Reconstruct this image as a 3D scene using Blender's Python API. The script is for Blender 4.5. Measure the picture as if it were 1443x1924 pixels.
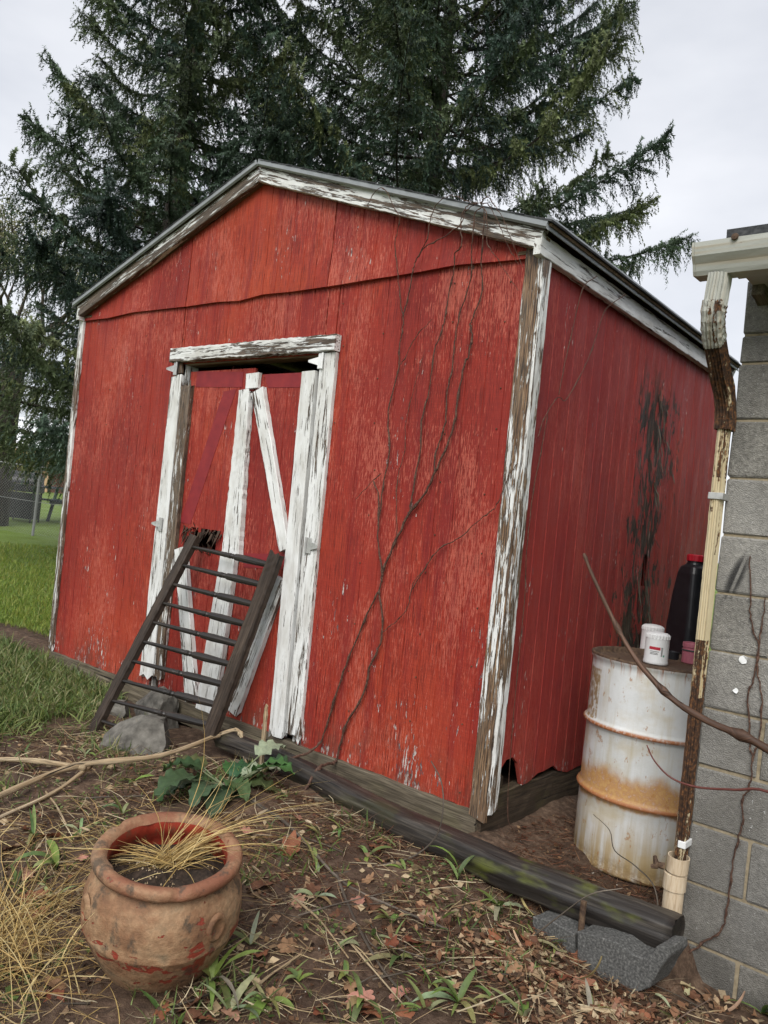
import bpy, bmesh, math, random
import numpy as np
from mathutils import Matrix, Vector, noise as mnoise

SC = bpy.context.scene
for o in list(bpy.data.objects):
    bpy.data.objects.remove(o)
R = math.radians
rnd = random.Random(7)
NP = np.random.default_rng(11)

# ------------------------------------------------------------------ camera
cd = bpy.data.cameras.new('camera'); cam = bpy.data.objects.new('camera', cd)
SC.collection.objects.link(cam); SC.camera = cam
CAM = np.array([5.40628, -2.95940, 1.17422])
ROT = np.array([[0.763153051, -0.076430033, 0.641682063], [0.636283463, -0.084571562, -0.766805715], [0.112875041, 0.993481807, -0.015909879]])
m4 = Matrix([list(ROT[i]) + [CAM[i]] for i in range(3)] + [[0, 0, 0, 1]])
cam.matrix_world = m4
cd.sensor_fit = 'VERTICAL'; cd.sensor_height = 24.0; cd.lens = 24.0 * 1498.52 / 1924.0
cd.clip_start = 0.05; cd.clip_end = 1500
# ------------------------------------------------------------------ sky: overcast, a grey cloud sheet over a faint clear sky
W = bpy.data.worlds.new('World'); SC.world = W; W.use_nodes = True
nt = W.node_tree; nt.nodes.clear()
wo = nt.nodes.new('ShaderNodeOutputWorld'); bg = nt.nodes.new('ShaderNodeBackground')
sky = nt.nodes.new('ShaderNodeTexSky'); sky.sky_type = 'NISHITA'; sky.sun_disc = False
SUN_EL, SUN_AZ = 43.0, 154.0     # azimuth clockwise from +Y
sky.sun_elevation = R(SUN_EL); sky.sun_rotation = R(SUN_AZ)
tc = nt.nodes.new('ShaderNodeTexCoord'); mp = nt.nodes.new('ShaderNodeMapping'); mp.inputs['Scale'].default_value = (1, 1, 2.4)
cn = nt.nodes.new('ShaderNodeTexNoise'); cn.inputs['Scale'].default_value = 2.6; cn.inputs['Detail'].default_value = 5; cn.inputs['Roughness'].default_value = 0.5
cr = nt.nodes.new('ShaderNodeValToRGB')
cr.color_ramp.elements[0].position = 0.30; cr.color_ramp.elements[0].color = (2.75, 2.85, 3.10, 1)
cr.color_ramp.elements[1].position = 0.68; cr.color_ramp.elements[1].color = (4.05, 4.08, 4.22, 1)
mx = nt.nodes.new('ShaderNodeMix'); mx.data_type = 'RGBA'; mx.inputs['Factor'].default_value = 0.93
nt.links.new(tc.outputs['Generated'], mp.inputs['Vector']); nt.links.new(mp.outputs['Vector'], cn.inputs['Vector'])
nt.links.new(cn.outputs['Fac'], cr.inputs['Fac'])
nt.links.new(sky.outputs['Color'], mx.inputs['A']); nt.links.new(cr.outputs['Color'], mx.inputs['B'])
nt.links.new(mx.outputs['Result'], bg.inputs['Color']); bg.inputs['Strength'].default_value = 0.1
nt.links.new(bg.outputs['Background'], wo.inputs['Surface'])
# ------------------------------------------------------------------ sun through thick cloud
sl = bpy.data.lights.new('sun', 'SUN'); sl.energy = 1.5; sl.angle = R(38); sl.color = (1.0, 0.97, 0.92)
so = bpy.data.objects.new('sun', sl); SC.collection.objects.link(so)
sd = Vector((math.sin(R(SUN_AZ)) * math.cos(R(SUN_EL)), math.cos(R(SUN_AZ)) * math.cos(R(SUN_EL)), math.sin(R(SUN_EL))))
so.rotation_euler = sd.to_track_quat('Z', 'Y').to_euler(); so.location = (2, -6, 12)
# ------------------------------------------------------------------ exposure
vs = SC.view_settings; vs.view_transform = 'Standard'; vs.look = 'None'; vs.exposure = 1.3; vs.gamma = 1.0; vs.use_curve_mapping = False
SC.cycles.use_adaptive_sampling = True; SC.cycles.adaptive_threshold = 0.02
SC.cycles.max_bounces = 4; SC.cycles.diffuse_bounces = 3; SC.cycles.glossy_bounces = 2; SC.cycles.transparent_max_bounces = 4

# ================================================================== helpers
def raydir(px, py):
    v = np.array([(px - 721.5) / 1498.52, -(py - 962) / 1498.52, -1.0]); return ROT @ v
COL = SC.collection

class MB:
    """collects vertices, faces and the grain coordinate g of ONE mesh"""
    def __init__(s): s.V = []; s.F = []; s.G = []; s.C = []
    def add(s, V, F, G=None, c=None):
        b = len(s.V); V = [tuple(map(float, v)) for v in V]; s.V += V
        s.F += [tuple(i + b for i in f) for f in F]
        s.G += [tuple(map(float, g)) for g in G] if G is not None else V
        s.C += [c if c is not None else (1, 1, 1)] * len(V)
        return s
    def build(s, name, mat, parent=None, smooth=False, **kw):
        return mk(name, s.V, s.F, mat, parent, s.G, smooth, s.C, **kw)

def mk(name, V, F, mat, parent=None, G=None, smooth=False, Cc=None, loc=None, rot=None):
    me = bpy.data.meshes.new(name); me.from_pydata([tuple(v) for v in V], [], F)
    if G is not None and len(G):
        a = me.attributes.new('g', 'FLOAT_VECTOR', 'POINT'); a.data.foreach_set('vector', np.asarray(G, np.float32).ravel())
    if Cc is not None and len(Cc) and any(c != (1, 1, 1) for c in Cc[::7]):
        a = me.attributes.new('tint', 'FLOAT_COLOR', 'POINT')
        cc = np.ones((len(V), 4), np.float32); cc[:, :3] = np.asarray(Cc); a.data.foreach_set('color', cc.ravel())
    if smooth:
        me.polygons.foreach_set('use_smooth', [True] * len(me.polygons))
    if mat: me.materials.append(mat)
    o = bpy.data.objects.new(name, me); COL.objects.link(o)
    if parent is not None: o.parent = parent
    if loc is not None: o.location = loc
    if rot is not None: o.rotation_euler = rot
    return o

def mk_np(name, V, F, mat, parent=None, tint=None, k=3, g=None):
    """fast mesh from numpy arrays; F is (n, k)"""
    me = bpy.data.meshes.new(name); nf = len(F)
    me.vertices.add(len(V)); me.vertices.foreach_set('co', np.ascontiguousarray(V, np.float32).ravel())
    me.loops.add(nf * k); me.loops.foreach_set('vertex_index', np.ascontiguousarray(F, np.int32).ravel())
    me.polygons.add(nf); me.polygons.foreach_set('loop_start', np.arange(0, nf * k, k, dtype=np.int32))
    me.polygons.foreach_set('loop_total', np.full(nf, k, np.int32))
    if tint is not None:
        a = me.attributes.new('tint', 'FLOAT_COLOR', 'POINT'); cc = np.ones((len(V), 4), np.float32); cc[:, :3] = tint
        a.data.foreach_set('color', cc.ravel())
    if g is not None:
        a = me.attributes.new('g', 'FLOAT_VECTOR', 'POINT'); a.data.foreach_set('vector', np.ascontiguousarray(g, np.float32).ravel())
    me.update(); me.validate()
    if mat: me.materials.append(mat)
    o = bpy.data.objects.new(name, me); COL.objects.link(o)
    if parent is not None: o.parent = parent
    return o

def tag(o, label=None, cat=None, group=None, kind=None):
    if label: o['label'] = label
    if cat: o['category'] = cat
    if group: o['group'] = group
    if kind: o['kind'] = kind
    return o

def empty(name, loc=(0, 0, 0)):
    e = bpy.data.objects.new(name, None); COL.objects.link(e); e.location = loc; e.empty_display_size = 0.1
    return e

def catmull(P, n=6):
    P = [np.asarray(p, float) for p in P]
    if len(P) < 3: return [P[0] + (P[-1] - P[0]) * i / n for i in range(n + 1)]
    Q = [2 * P[0] - P[1]] + P + [2 * P[-1] - P[-2]]; out = []
    for i in range(1, len(Q) - 2):
        a, b, c, d = Q[i - 1], Q[i], Q[i + 1], Q[i + 2]
        for k in range(n):
            t = k / n
            out.append(0.5 * ((2 * b) + (-a + c) * t + (2 * a - 5 * b + 4 * c - d) * t * t + (-a + 3 * b - 3 * c + d) * t ** 3))
    out.append(P[-1]); return out

def tube(mb, P, rad, n=6, wob=0.0, off=None, cap=True, tint=None, knots=0):
    """tapered tube through the points P; rad = (start, end) or a list"""
    P = [np.asarray(p, float) for p in P]; m = len(P)
    rr = [rad[0] + (rad[1] - rad[0]) * i / (m - 1) for i in range(m)] if len(rad) == 2 and m != 2 else list(rad)
    off = off or rnd.random() * 50
    V = []; G = []; al = 0; up = np.array([0.3, 0.2, 1.0]); up /= np.linalg.norm(up); prevu = None
    for i in range(m):
        d = P[min(i + 1, m - 1)] - P[max(i - 1, 0)]; d = d / (np.linalg.norm(d) + 1e-9)
        u = prevu if prevu is not None else (up if abs(d @ up) < 0.9 else np.array([1.0, 0, 0]))
        u = u - d * (u @ d); u /= (np.linalg.norm(u) + 1e-9); prevu = u; v = np.cross(d, u)
        if i: al += np.linalg.norm(P[i] - P[i - 1])
        r0 = rr[i] * (1 + (rnd.uniform(-wob, wob) if wob else 0))
        if knots and i % knots == knots - 1: r0 *= 1.55
        for k in range(n):
            a = 2 * math.pi * k / n; r = r0 * (1 + (rnd.uniform(-wob, wob) * 0.6 if wob else 0))
            V.append(P[i] + r * (math.cos(a) * u + math.sin(a) * v)); G.append((al + off, a * r0 + off, r0))
    F = [(i * n + k, i * n + (k + 1) % n, (i + 1) * n + (k + 1) % n, (i + 1) * n + k) for i in range(m - 1) for k in range(n)]
    if cap: F += [tuple(range(n - 1, -1, -1)), tuple((m - 1) * n + k for k in range(n))]
    mb.add(V, F, G, tint); return mb

def lathe(mb, prof, n=40, cx=0, cy=0, wob=0.0, cap0=True, cap1=False, seed=0):
    V = []; G = []
    for (r, z) in prof:
        for k in range(n):
            a = 2 * math.pi * k / n
            w = 1 + wob * mnoise.noise(Vector((math.cos(a) * 1.3 + seed, math.sin(a) * 1.3, z * 3)))
            V.append((cx + r * w * math.cos(a), cy + r * w * math.sin(a), z)); G.append((z, a * 0.3, r))
    m = len(prof); F = [(i * n + k, i * n + (k + 1) % n, (i + 1) * n + (k + 1) % n, (i + 1) * n + k) for i in range(m - 1) for k in range(n)]
    if cap0: F.append(tuple(range(n - 1, -1, -1)))
    if cap1: F.append(tuple((m - 1) * n + k for k in range(n)))
    mb.add(V, F, G); return mb

def plank(mb, A, B, w0, w1, t, wdir, ndir, nseg=14, wob=0.0015, rag0=0.0, rag1=0.0, ch=0.003, tint=None):
    """a board from A to B (its back-face centre line), width w along wdir, thickness t along ndir, worn edges, ragged ends"""
    A, B, wdir, ndir = [np.asarray(v, float) for v in (A, B, wdir, ndir)]
    Lg = np.linalg.norm(B - A); d = (B - A) / Lg; off = rnd.random() * 60; V = []; G = []
    for i in range(nseg + 1):
        s = i / nseg; w = (w0 + (w1 - w0) * s) / 2; c = A + (B - A) * s; ww = w + rnd.uniform(-wob, wob); bow = rnd.uniform(-wob, wob) * 0.5
        prof = [(-ww, 0), (-ww, t - ch), (-ww + ch, t), (-ww * 0.35, t + bow), (ww * 0.35, t - bow), (ww - ch, t), (ww, t - ch), (ww, 0)]
        for k, (a, b) in enumerate(prof):
            p = c + wdir * a + ndir * b
            if i == 0 and rag0: p = p + d * rnd.uniform(0, rag0)
            if i == nseg and rag1: p = p - d * rnd.uniform(0, rag1)
            V.append(p); G.append((s * Lg + off, a + off, b + off))
    n = 8; F = [(i * n + k, (i + 1) * n + k, (i + 1) * n + (k + 1) % n, i * n + (k + 1) % n) for i in range(nseg) for k in range(n)]
    F += [tuple(range(n)), tuple(nseg * n + k for k in range(n - 1, -1, -1))]
    mb.add(V, F, G, tint); return mb

def quad_board(mb, q, y, t, **kw):
    """board on the shed front from its four corners (x, z): top-left, top-right, bottom-right, bottom-left; front face at y - t"""
    tl, tr, br, bl = [np.array([p[0], y, p[1]]) for p in q]
    A = (bl + br) / 2; B = (tl + tr) / 2; d = B - A; d /= np.linalg.norm(d); w = np.cross([0, 1, 0], d)
    if w[0] < 0: w = -w
    n = np.array([0, -1.0, 0]); return plank(mb, A, B, abs((br - bl) @ w), abs((tr - tl) @ w), t, w, n, **kw)

def box(mb, a, b, ch=0.0, jit=0.0, off=None):
    a = np.array(a, float); b = np.array(b, float); off = off if off is not None else rnd.random() * 40
    if ch == 0:
        V = [(x, y, z) for z in (a[2], b[2]) for y in (a[1], b[1]) for x in (a[0], b[0])]
        F = [(0, 2, 3, 1), (4, 5, 7, 6), (0, 1, 5, 4), (1, 3, 7, 5), (3, 2, 6, 7), (2, 0, 4, 6)]
    else:
        bm = bmesh.new(); bmesh.ops.create_cube(bm, size=1)
        for v in bm.verts: v.co = Vector([(a[i] + b[i]) / 2 + v.co[i] * (b[i] - a[i]) for i in range(3)])
        bmesh.ops.bevel(bm, geom=bm.edges[:], offset=ch, segments=1, affect='EDGES'); bm.verts.index_update()
        V = [tuple(v.co) for v in bm.verts]; F = [tuple(v.index for v in f.verts) for f in bm.faces]; bm.free()
    V = [tuple(c + rnd.uniform(-jit, jit) for c in v) for v in V]
    mb.add(V, F, [(v[0] + off, v[1] + off, v[2] + off) for v in V]); return mb

# ------------------------------------------------------------------ materials
class NT:
    def __init__(s, name):
        s.m = bpy.data.materials.new(name); s.m.use_nodes = True; s.t = s.m.node_tree
        s.b = s.t.nodes['Principled BSDF']; s.b.inputs['Specular IOR Level'].default_value = 0.35
    def n(s, ty, **kw):
        x = s.t.nodes.new(ty)
        for k, v in kw.items(): setattr(x, k, v)
        return x
    def L(s, a, b): s.t.links.new(a, b)
    def setin(s, sock, v):
        if isinstance(v, bpy.types.NodeSocket): s.L(v, sock)
        elif isinstance(v, (tuple, list)) and len(v) == 3 and sock.type == 'RGBA': sock.default_value = (*v, 1)
        else: sock.default_value = v
    def g(s): return s.n('ShaderNodeAttribute', attribute_name='g').outputs['Vector']
    def tint(s): return s.n('ShaderNodeAttribute', attribute_name='tint').outputs['Color']
    def prop(s, name): return s.n('ShaderNodeAttribute', attribute_type='OBJECT', attribute_name=name).outputs['Fac']
    def pos(s): return s.n('ShaderNodeNewGeometry').outputs['Position']
    def obj(s): return s.n('ShaderNodeTexCoord').outputs['Object']
    def rand(s): return s.n('ShaderNodeObjectInfo').outputs['Random']
    def sep(s, v):
        x = s.n('ShaderNodeSeparateXYZ'); s.L(v, x.inputs[0]); return x.outputs
    def map(s, v, sc, loc=(0, 0, 0)):
        x = s.n('ShaderNodeMapping'); s.L(v, x.inputs['Vector']); x.inputs['Scale'].default_value = sc; x.inputs['Location'].default_value = loc
        return x.outputs['Vector']
    def noise(s, v, sc=1.0, det=4, ro=0.55, dist=0.0, color=False):
        x = s.n('ShaderNodeTexNoise'); s.L(v, x.inputs['Vector']); x.inputs['Scale'].default_value = sc; x.inputs['Detail'].default_value = det
        x.inputs['Roughness'].default_value = ro; x.inputs['Distortion'].default_value = dist
        return x.outputs['Color' if color else 'Fac']
    def vor(s, v, sc=1.0, feat='F1'):
        x = s.n('ShaderNodeTexVoronoi', feature=feat); s.L(v, x.inputs['Vector']); x.inputs['Scale'].default_value = sc; return x.outputs['Distance']
    def mth(s, op, a, b=0.0, c=None):
        x = s.n('ShaderNodeMath', operation=op); s.setin(x.inputs[0], a); s.setin(x.inputs[1], b)
        if c is not None: s.setin(x.inputs[2], c)
        return x.outputs[0]
    def step(s, v, lo, hi, a=0.0, b=1.0):
        x = s.n('ShaderNodeMapRange', interpolation_type='SMOOTHSTEP'); s.setin(x.inputs[0], v)
        s.setin(x.inputs[1], lo); s.setin(x.inputs[2], hi); s.setin(x.inputs[3], a); s.setin(x.inputs[4], b); return x.outputs[0]
    def mix(s, f, a, b, mode='MIX'):
        x = s.n('ShaderNodeMix', data_type='RGBA', blend_type=mode); s.setin(x.inputs[0], f); s.setin(x.inputs[6], a); s.setin(x.inputs[7], b)
        return x.outputs[2]
    def ramp(s, f, stops):
        x = s.n('ShaderNodeValToRGB'); s.L(f, x.inputs[0]); e = x.color_ramp.elements
        while len(e) < len(stops): e.new(0.5)
        for i, (p, c) in enumerate(stops): e[i].position = p; e[i].color = (*c, 1)
        return x.outputs[0]
    def out(s, col, rough=0.7, bump=None, bs=0.5, bd=0.01, spec=None, metal=0.0):
        s.setin(s.b.inputs['Base Color'], col); s.setin(s.b.inputs['Roughness'], rough); s.b.inputs['Metallic'].default_value = metal
        if spec is not None: s.b.inputs['Specular IOR Level'].default_value = spec
        if bump is not None:
            x = s.n('ShaderNodeBump'); s.L(bump, x.inputs['Height']); x.inputs['Strength'].default_value = bs; x.inputs['Distance'].default_value = bd
            s.L(x.outputs[0], s.b.inputs['Normal'])
        return s.m

def wood_cols(t, g, c0, c1, c2):
    gr = t.noise(t.map(g, (3.0, 55, 55)), 1, 6, 0.6, 0.6); gr2 = t.noise(t.map(g, (8, 190, 190)), 1, 3, 0.6)
    big = t.noise(t.map(g, (2.2, 9, 9)), 1, 3)
    c = t.ramp(gr, [(0.30, c0), (0.5, c1), (0.70, c2)])
    c = t.mix(t.step(gr2, 0.35, 0.62), t.mix(0.55, c, (0.012, 0.009, 0.007)), c)
    c = t.mix(t.step(big, 0.42, 0.66, 0, 0.55), c, c0)
    return c, gr, gr2

def mat_paint():
    """white paint that has peeled off weathered boards; the property peel says how far"""
    t = NT('peeling_white_paint'); g = t.g(); peel = t.prop('peel'); warm = t.prop('warm')
    w, gr, gr2 = wood_cols(t, g, (0.055, 0.042, 0.033), (0.12, 0.092, 0.07), (0.20, 0.16, 0.125))
    wb = t.ramp(t.noise(t.map(g, (4.5, 75, 75), (2, 2, 2)), 1, 6, 0.68, 0.8), [(0.34, (0.06, 0.030, 0.016)), (0.46, (0.18, 0.095, 0.045)), (0.56, (0.29, 0.175, 0.092)), (0.68, (0.44, 0.33, 0.22))])
    wb = t.mix(t.step(gr2, 0.38, 0.58), (0.018, 0.011, 0.008), wb); wb = t.mix(t.step(t.noise(t.map(g, (2.2, 11, 11), (6, 1, 3)), 1, 4), 0.46, 0.64, 0.0, 0.4), wb, (0.16, 0.12, 0.085))
    w = t.mix(t.mth('MULTIPLY', warm, 0.8), w, wb)
    n1 = t.noise(t.map(g, (2.6, 30, 30)), 1, 6, 0.66, 0.7); n2 = t.noise(t.map(g, (9, 130, 130)), 1, 4, 0.65); n3 = t.noise(t.map(g, (1.1, 5, 5)), 1, 2)
    f = t.mth('ADD', t.mth('MULTIPLY', n1, 0.48), t.mth('ADD', t.mth('MULTIPLY', n2, 0.32), t.mth('MULTIPLY', n3, 0.20)))
    th = t.mth('ADD', 0.385, t.mth('MULTIPLY', peel, 0.23))
    mk_ = t.step(t.mth('SUBTRACT', f, th), -0.008, 0.008)
    crack = t.step(t.mth('ADD', t.noise(t.map(g, (3.2, 120, 120)), 1, 4, 0.7), t.mth('MULTIPLY', t.step(t.noise(t.map(g, (1.4, 7, 7), (3, 3, 3)), 1, 2), 0.40, 0.62), 0.10)), 0.385, 0.405)
    dirt = t.noise(t.map(g, (5, 12, 12)), 1, 5, 0.6)
    wh = t.ramp(dirt, [(0.3, (0.46, 0.45, 0.42)), (0.55, (0.64, 0.65, 0.64)), (0.75, (0.70, 0.71, 0.71))])
    wh = t.mix(crack, (0.10, 0.085, 0.07), wh)
    wh = t.mix(t.step(t.noise(t.map(g, (2.5, 34, 34), (8, 1, 1)), 1, 4, 0.6), 0.54, 0.70, 0, 0.55), wh, (0.40, 0.39, 0.37))
    h = t.mth('ADD', t.mth('MULTIPLY', mk_, 0.8), t.mth('ADD', t.mth('MULTIPLY', gr, 0.5), t.mth('MULTIPLY', crack, 0.3)))
    return t.out(t.mix(mk_, w, wh), t.mth('ADD', 0.5, t.mth('MULTIPLY', mk_, 0.12)), h, 1.0, 0.006)

def mat_siding():
    t = NT('red_rough_sawn_siding'); g = t.g(); s = t.sep(g); tone = t.prop('tone')
    big = t.noise(t.map(g, (0.55, 0.9, 1)), 1, 4, 0.6, 0.4); col = t.ramp(big, [(0.30, (0.205, 0.020, 0.016)), (0.50, (0.29, 0.032, 0.0195)), (0.68, (0.38, 0.056, 0.023))])
    st = t.noise(t.map(g, (21, 140, 1)), 1, 4, 0.68, 0.5); st2 = t.noise(t.map(g, (1.5, 2.6, 1), (7, 3, 0)), 1, 4, 0.6)
    lo = t.mth('SUBTRACT', 0.90, t.mth('MULTIPLY', st2, 0.66))
    chalk = t.step(t.mth('SUBTRACT', st, lo), -0.035, 0.05)
    col = t.mix(t.mth('MULTIPLY', chalk, t.mth('SUBTRACT', 0.66, t.mth('MULTIPLY', tone, 0.10))), col, (0.50, 0.135, 0.092))
    fine = t.noise(t.map(g, (7, 230, 1)), 1, 4, 0.7); col = t.mix(t.mth('MULTIPLY', t.step(fine, 0.38, 0.54, 0.85, 0.0), t.step(t.noise(t.map(g, (1.1, 2.2, 1), (21, 4, 0)), 1, 3), 0.36, 0.58, 0.35, 1.0)), col, (0.09, 0.010, 0.008))
    drip = t.noise(t.map(g, (0.7, 14, 1), (3, 9, 0)), 1, 4, 0.6); col = t.mix(t.step(drip, 0.50, 0.68, 0, 0.50), col, (0.16, 0.012, 0.014))
    saw = t.noise(t.map(g, (160, 9, 1)), 1, 2); col = t.mix(t.step(saw, 0.42, 0.6, 0.13, 0.0), col, (0.09, 0.008, 0.010))
    col = t.mix(t.mth('MULTIPLY', tone, 0.36), col, (0.27, 0.036, 0.040))
    ch = t.noise(t.map(g, (15, 80, 1), (1, 5, 0)), 1, 4, 0.62); ar = t.noise(t.map(g, (2.1, 4.0, 1), (13, 2, 0)), 1, 3)
    low = t.step(s[0], 0.0, 0.30, 0.13, 0.0)
    thr = t.mth('SUBTRACT', t.mth('SUBTRACT', 0.765, t.mth('MULTIPLY', t.step(ar, 0.44, 0.66), 0.15)), low)
    chm = t.step(t.mth('SUBTRACT', ch, thr), 0.0, 0.02)
    chc = t.mix(t.step(t.noise(g, 21), 0.42, 0.56), (0.115, 0.095, 0.10), (0.50, 0.45, 0.42))
    col = t.mix(chm, col, chc)
    splash = t.mth('MULTIPLY', t.step(s[0], 0.30, 0.0), t.step(t.noise(t.map(g, (7, 9, 1), (5, 5, 0)), 1, 5, 0.65), 0.42, 0.66)); col = t.mix(t.mth('MULTIPLY', splash, 0.55), col, (0.10, 0.045, 0.03))
    # long rotten tear down the side wall
    P = t.sep(t.pos()); rot = t.prop('rot')
    wx = t.mth('ADD', 1.52, t.mth('MULTIPLY', t.mth('SUBTRACT', t.noise(t.map(t.pos(), (0, 0, 2.1)), 1, 3), 0.5), 0.30))
    dd = t.mth('ABSOLUTE', t.mth('SUBTRACT', P[1], wx))
    zz = t.mth('MULTIPLY', t.step(P[2], 0.25, 0.6), t.step(P[2], 2.33, 2.0))
    rn = t.noise(t.map(g, (4.2, 13, 1), (2, 8, 0)), 1, 6, 0.70, 1.4)
    cl = t.mth('MULTIPLY', t.mth('SUBTRACT', t.noise(t.map(t.pos(), (0, 2.5, 2.3), (0, 1.3, 0.4)), 1, 3), 0.5), 0.42)
    rm = t.mth('MULTIPLY', t.step(t.mth('SUBTRACT', t.mth('ADD', t.mth('ADD', rn, 0.03), cl), t.mth('MULTIPLY', dd, 0.42)), 0.492, 0.503), t.mth('MULTIPLY', zz, rot))
    rc = t.ramp(t.noise(t.map(g, (5, 60, 1)), 1, 4, 0.7), [(0.36, (0.008, 0.006, 0.005)), (0.50, (0.032, 0.019, 0.014)), (0.62, (0.085, 0.055, 0.042)), (0.74, (0.26, 0.21, 0.18))])
    col = t.mix(rm, col, rc)
    h = t.mth('ADD', t.mth('MULTIPLY', st, 0.5), t.mth('ADD', t.mth('MULTIPLY', fine, 0.6), t.mth('MULTIPLY', t.mth('ADD', chm, rm), -0.5)))
    return t.out(col, t.step(t.noise(t.map(g, (2, 12, 1)), 1, 3), 0.3, 0.7, 0.50, 0.75), h, 0.8, 0.005, spec=0.22)

def mat_wood(name, c0, c1, c2, rough=0.75, moss=0.0, spec=0.3):
    t = NT(name); g = t.g(); c, gr, gr2 = wood_cols(t, g, c0, c1, c2)
    if moss:
        P = t.sep(t.pos()); mn = t.noise(t.map(t.pos(), (3.2, 3.2, 7)), 1, 4, 0.6)
        c = t.mix(t.mth('MULTIPLY', t.step(P[0], 3.3, 4.1, 0.15, 1.0), t.step(mn, 0.52, 0.68, 0, moss)), c, (0.11, 0.125, 0.018))
    crk = t.step(t.noise(t.map(g, (2.2, 70, 70), (4, 1, 2)), 1, 2, 0.5), 0.30, 0.335)
    c = t.mix(crk, (0.008, 0.006, 0.005), c)
    h = t.mth('ADD', t.mth('MULTIPLY', gr, 0.6), t.mth('ADD', t.mth('MULTIPLY', gr2, 0.3), t.mth('MULTIPLY', crk, 0.8)))
    return t.out(c, rough, h, 0.7, 0.004, spec=spec)

def mat_block():
    t = NT('concrete_block'); o = t.pos(); rn = t.rand()
    n = t.noise(t.map(o, (70, 70, 70)), 1, 5, 0.75); v = t.vor(t.map(o, (240, 240, 240)), 1); b = t.noise(t.map(o, (3, 3, 3)), 1, 4)
    c = t.ramp(n, [(0.30, (0.095, 0.091, 0.083)), (0.5, (0.212, 0.202, 0.181)), (0.68, (0.345, 0.332, 0.300))])
    c = t.mix(t.step(b, 0.3, 0.7, 0.35, 0.0), c, (0.06, 0.062, 0.06)); c = t.mix(t.mth('MULTIPLY', rn, 0.40), c, (0.30, 0.295, 0.28)); c = t.mix(t.step(t.noise(t.map(o, (1.6, 1.6, 0.7), (3, 3, 3)), 1, 5, 0.65), 0.46, 0.64, 0, 0.5), c, (0.085, 0.078, 0.066))
    sp = t.step(t.noise(t.map(o, (120, 120, 120)), 1, 2), 0.70, 0.74); c = t.mix(sp, c, (0.40, 0.40, 0.39))
    P = t.sep(o); low = t.mth('MULTIPLY', t.step(P[2], 0.25, -0.28), t.step(t.noise(t.map(o, (5, 5, 9)), 1, 4), 0.34, 0.62)); c = t.mix(t.mth('MULTIPLY', low, 0.6), c, (0.05, 0.047, 0.042))
    # a smudge of black spray paint
    dx = t.mth('SUBTRACT', P[0], t.mth('ADD', 4.577, t.mth('MULTIPLY', t.mth('SUBTRACT', P[2], 1.13), 0.30))); dz = t.mth('SUBTRACT', P[2], 1.13)
    e = t.mth('ADD', t.mth('POWER', t.mth('DIVIDE', dx, 0.026), 2.0), t.mth('POWER', t.mth('DIVIDE', dz, 0.085), 2.0))
    c = t.mix(t.mth('MULTIPLY', t.step(e, 1.5, 0.2), t.step(t.mth('ABSOLUTE', t.mth('SUBTRACT', dx, 0.004)), 0.003, 0.008, 0.25, 0.9)), c, (0.012, 0.012, 0.013))
    return t.out(c, 0.85, t.mth('ADD', n, t.mth('MULTIPLY', v, 0.8)), 0.8, 0.004)

def mat_simple(name, cols, sc=20, rough=0.7, bump=0.3, bd=0.003, metal=0.0, tint=False, use='g', spec=0.35):
    t = NT(name); v = t.g() if use == 'g' else (t.pos() if use == 'pos' else t.obj()); n = t.noise(t.map(v, (sc, sc, sc)), 1, 5, 0.6)
    k = len(cols); c = t.ramp(n, [(0.3 + 0.4 * i / max(1, k - 1), cols[i]) for i in range(k)])
    if tint: c = t.mix(1.0, c, t.tint(), 'MULTIPLY')
    return t.out(c, rough, n, bump, bd, metal=metal, spec=spec)

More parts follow.
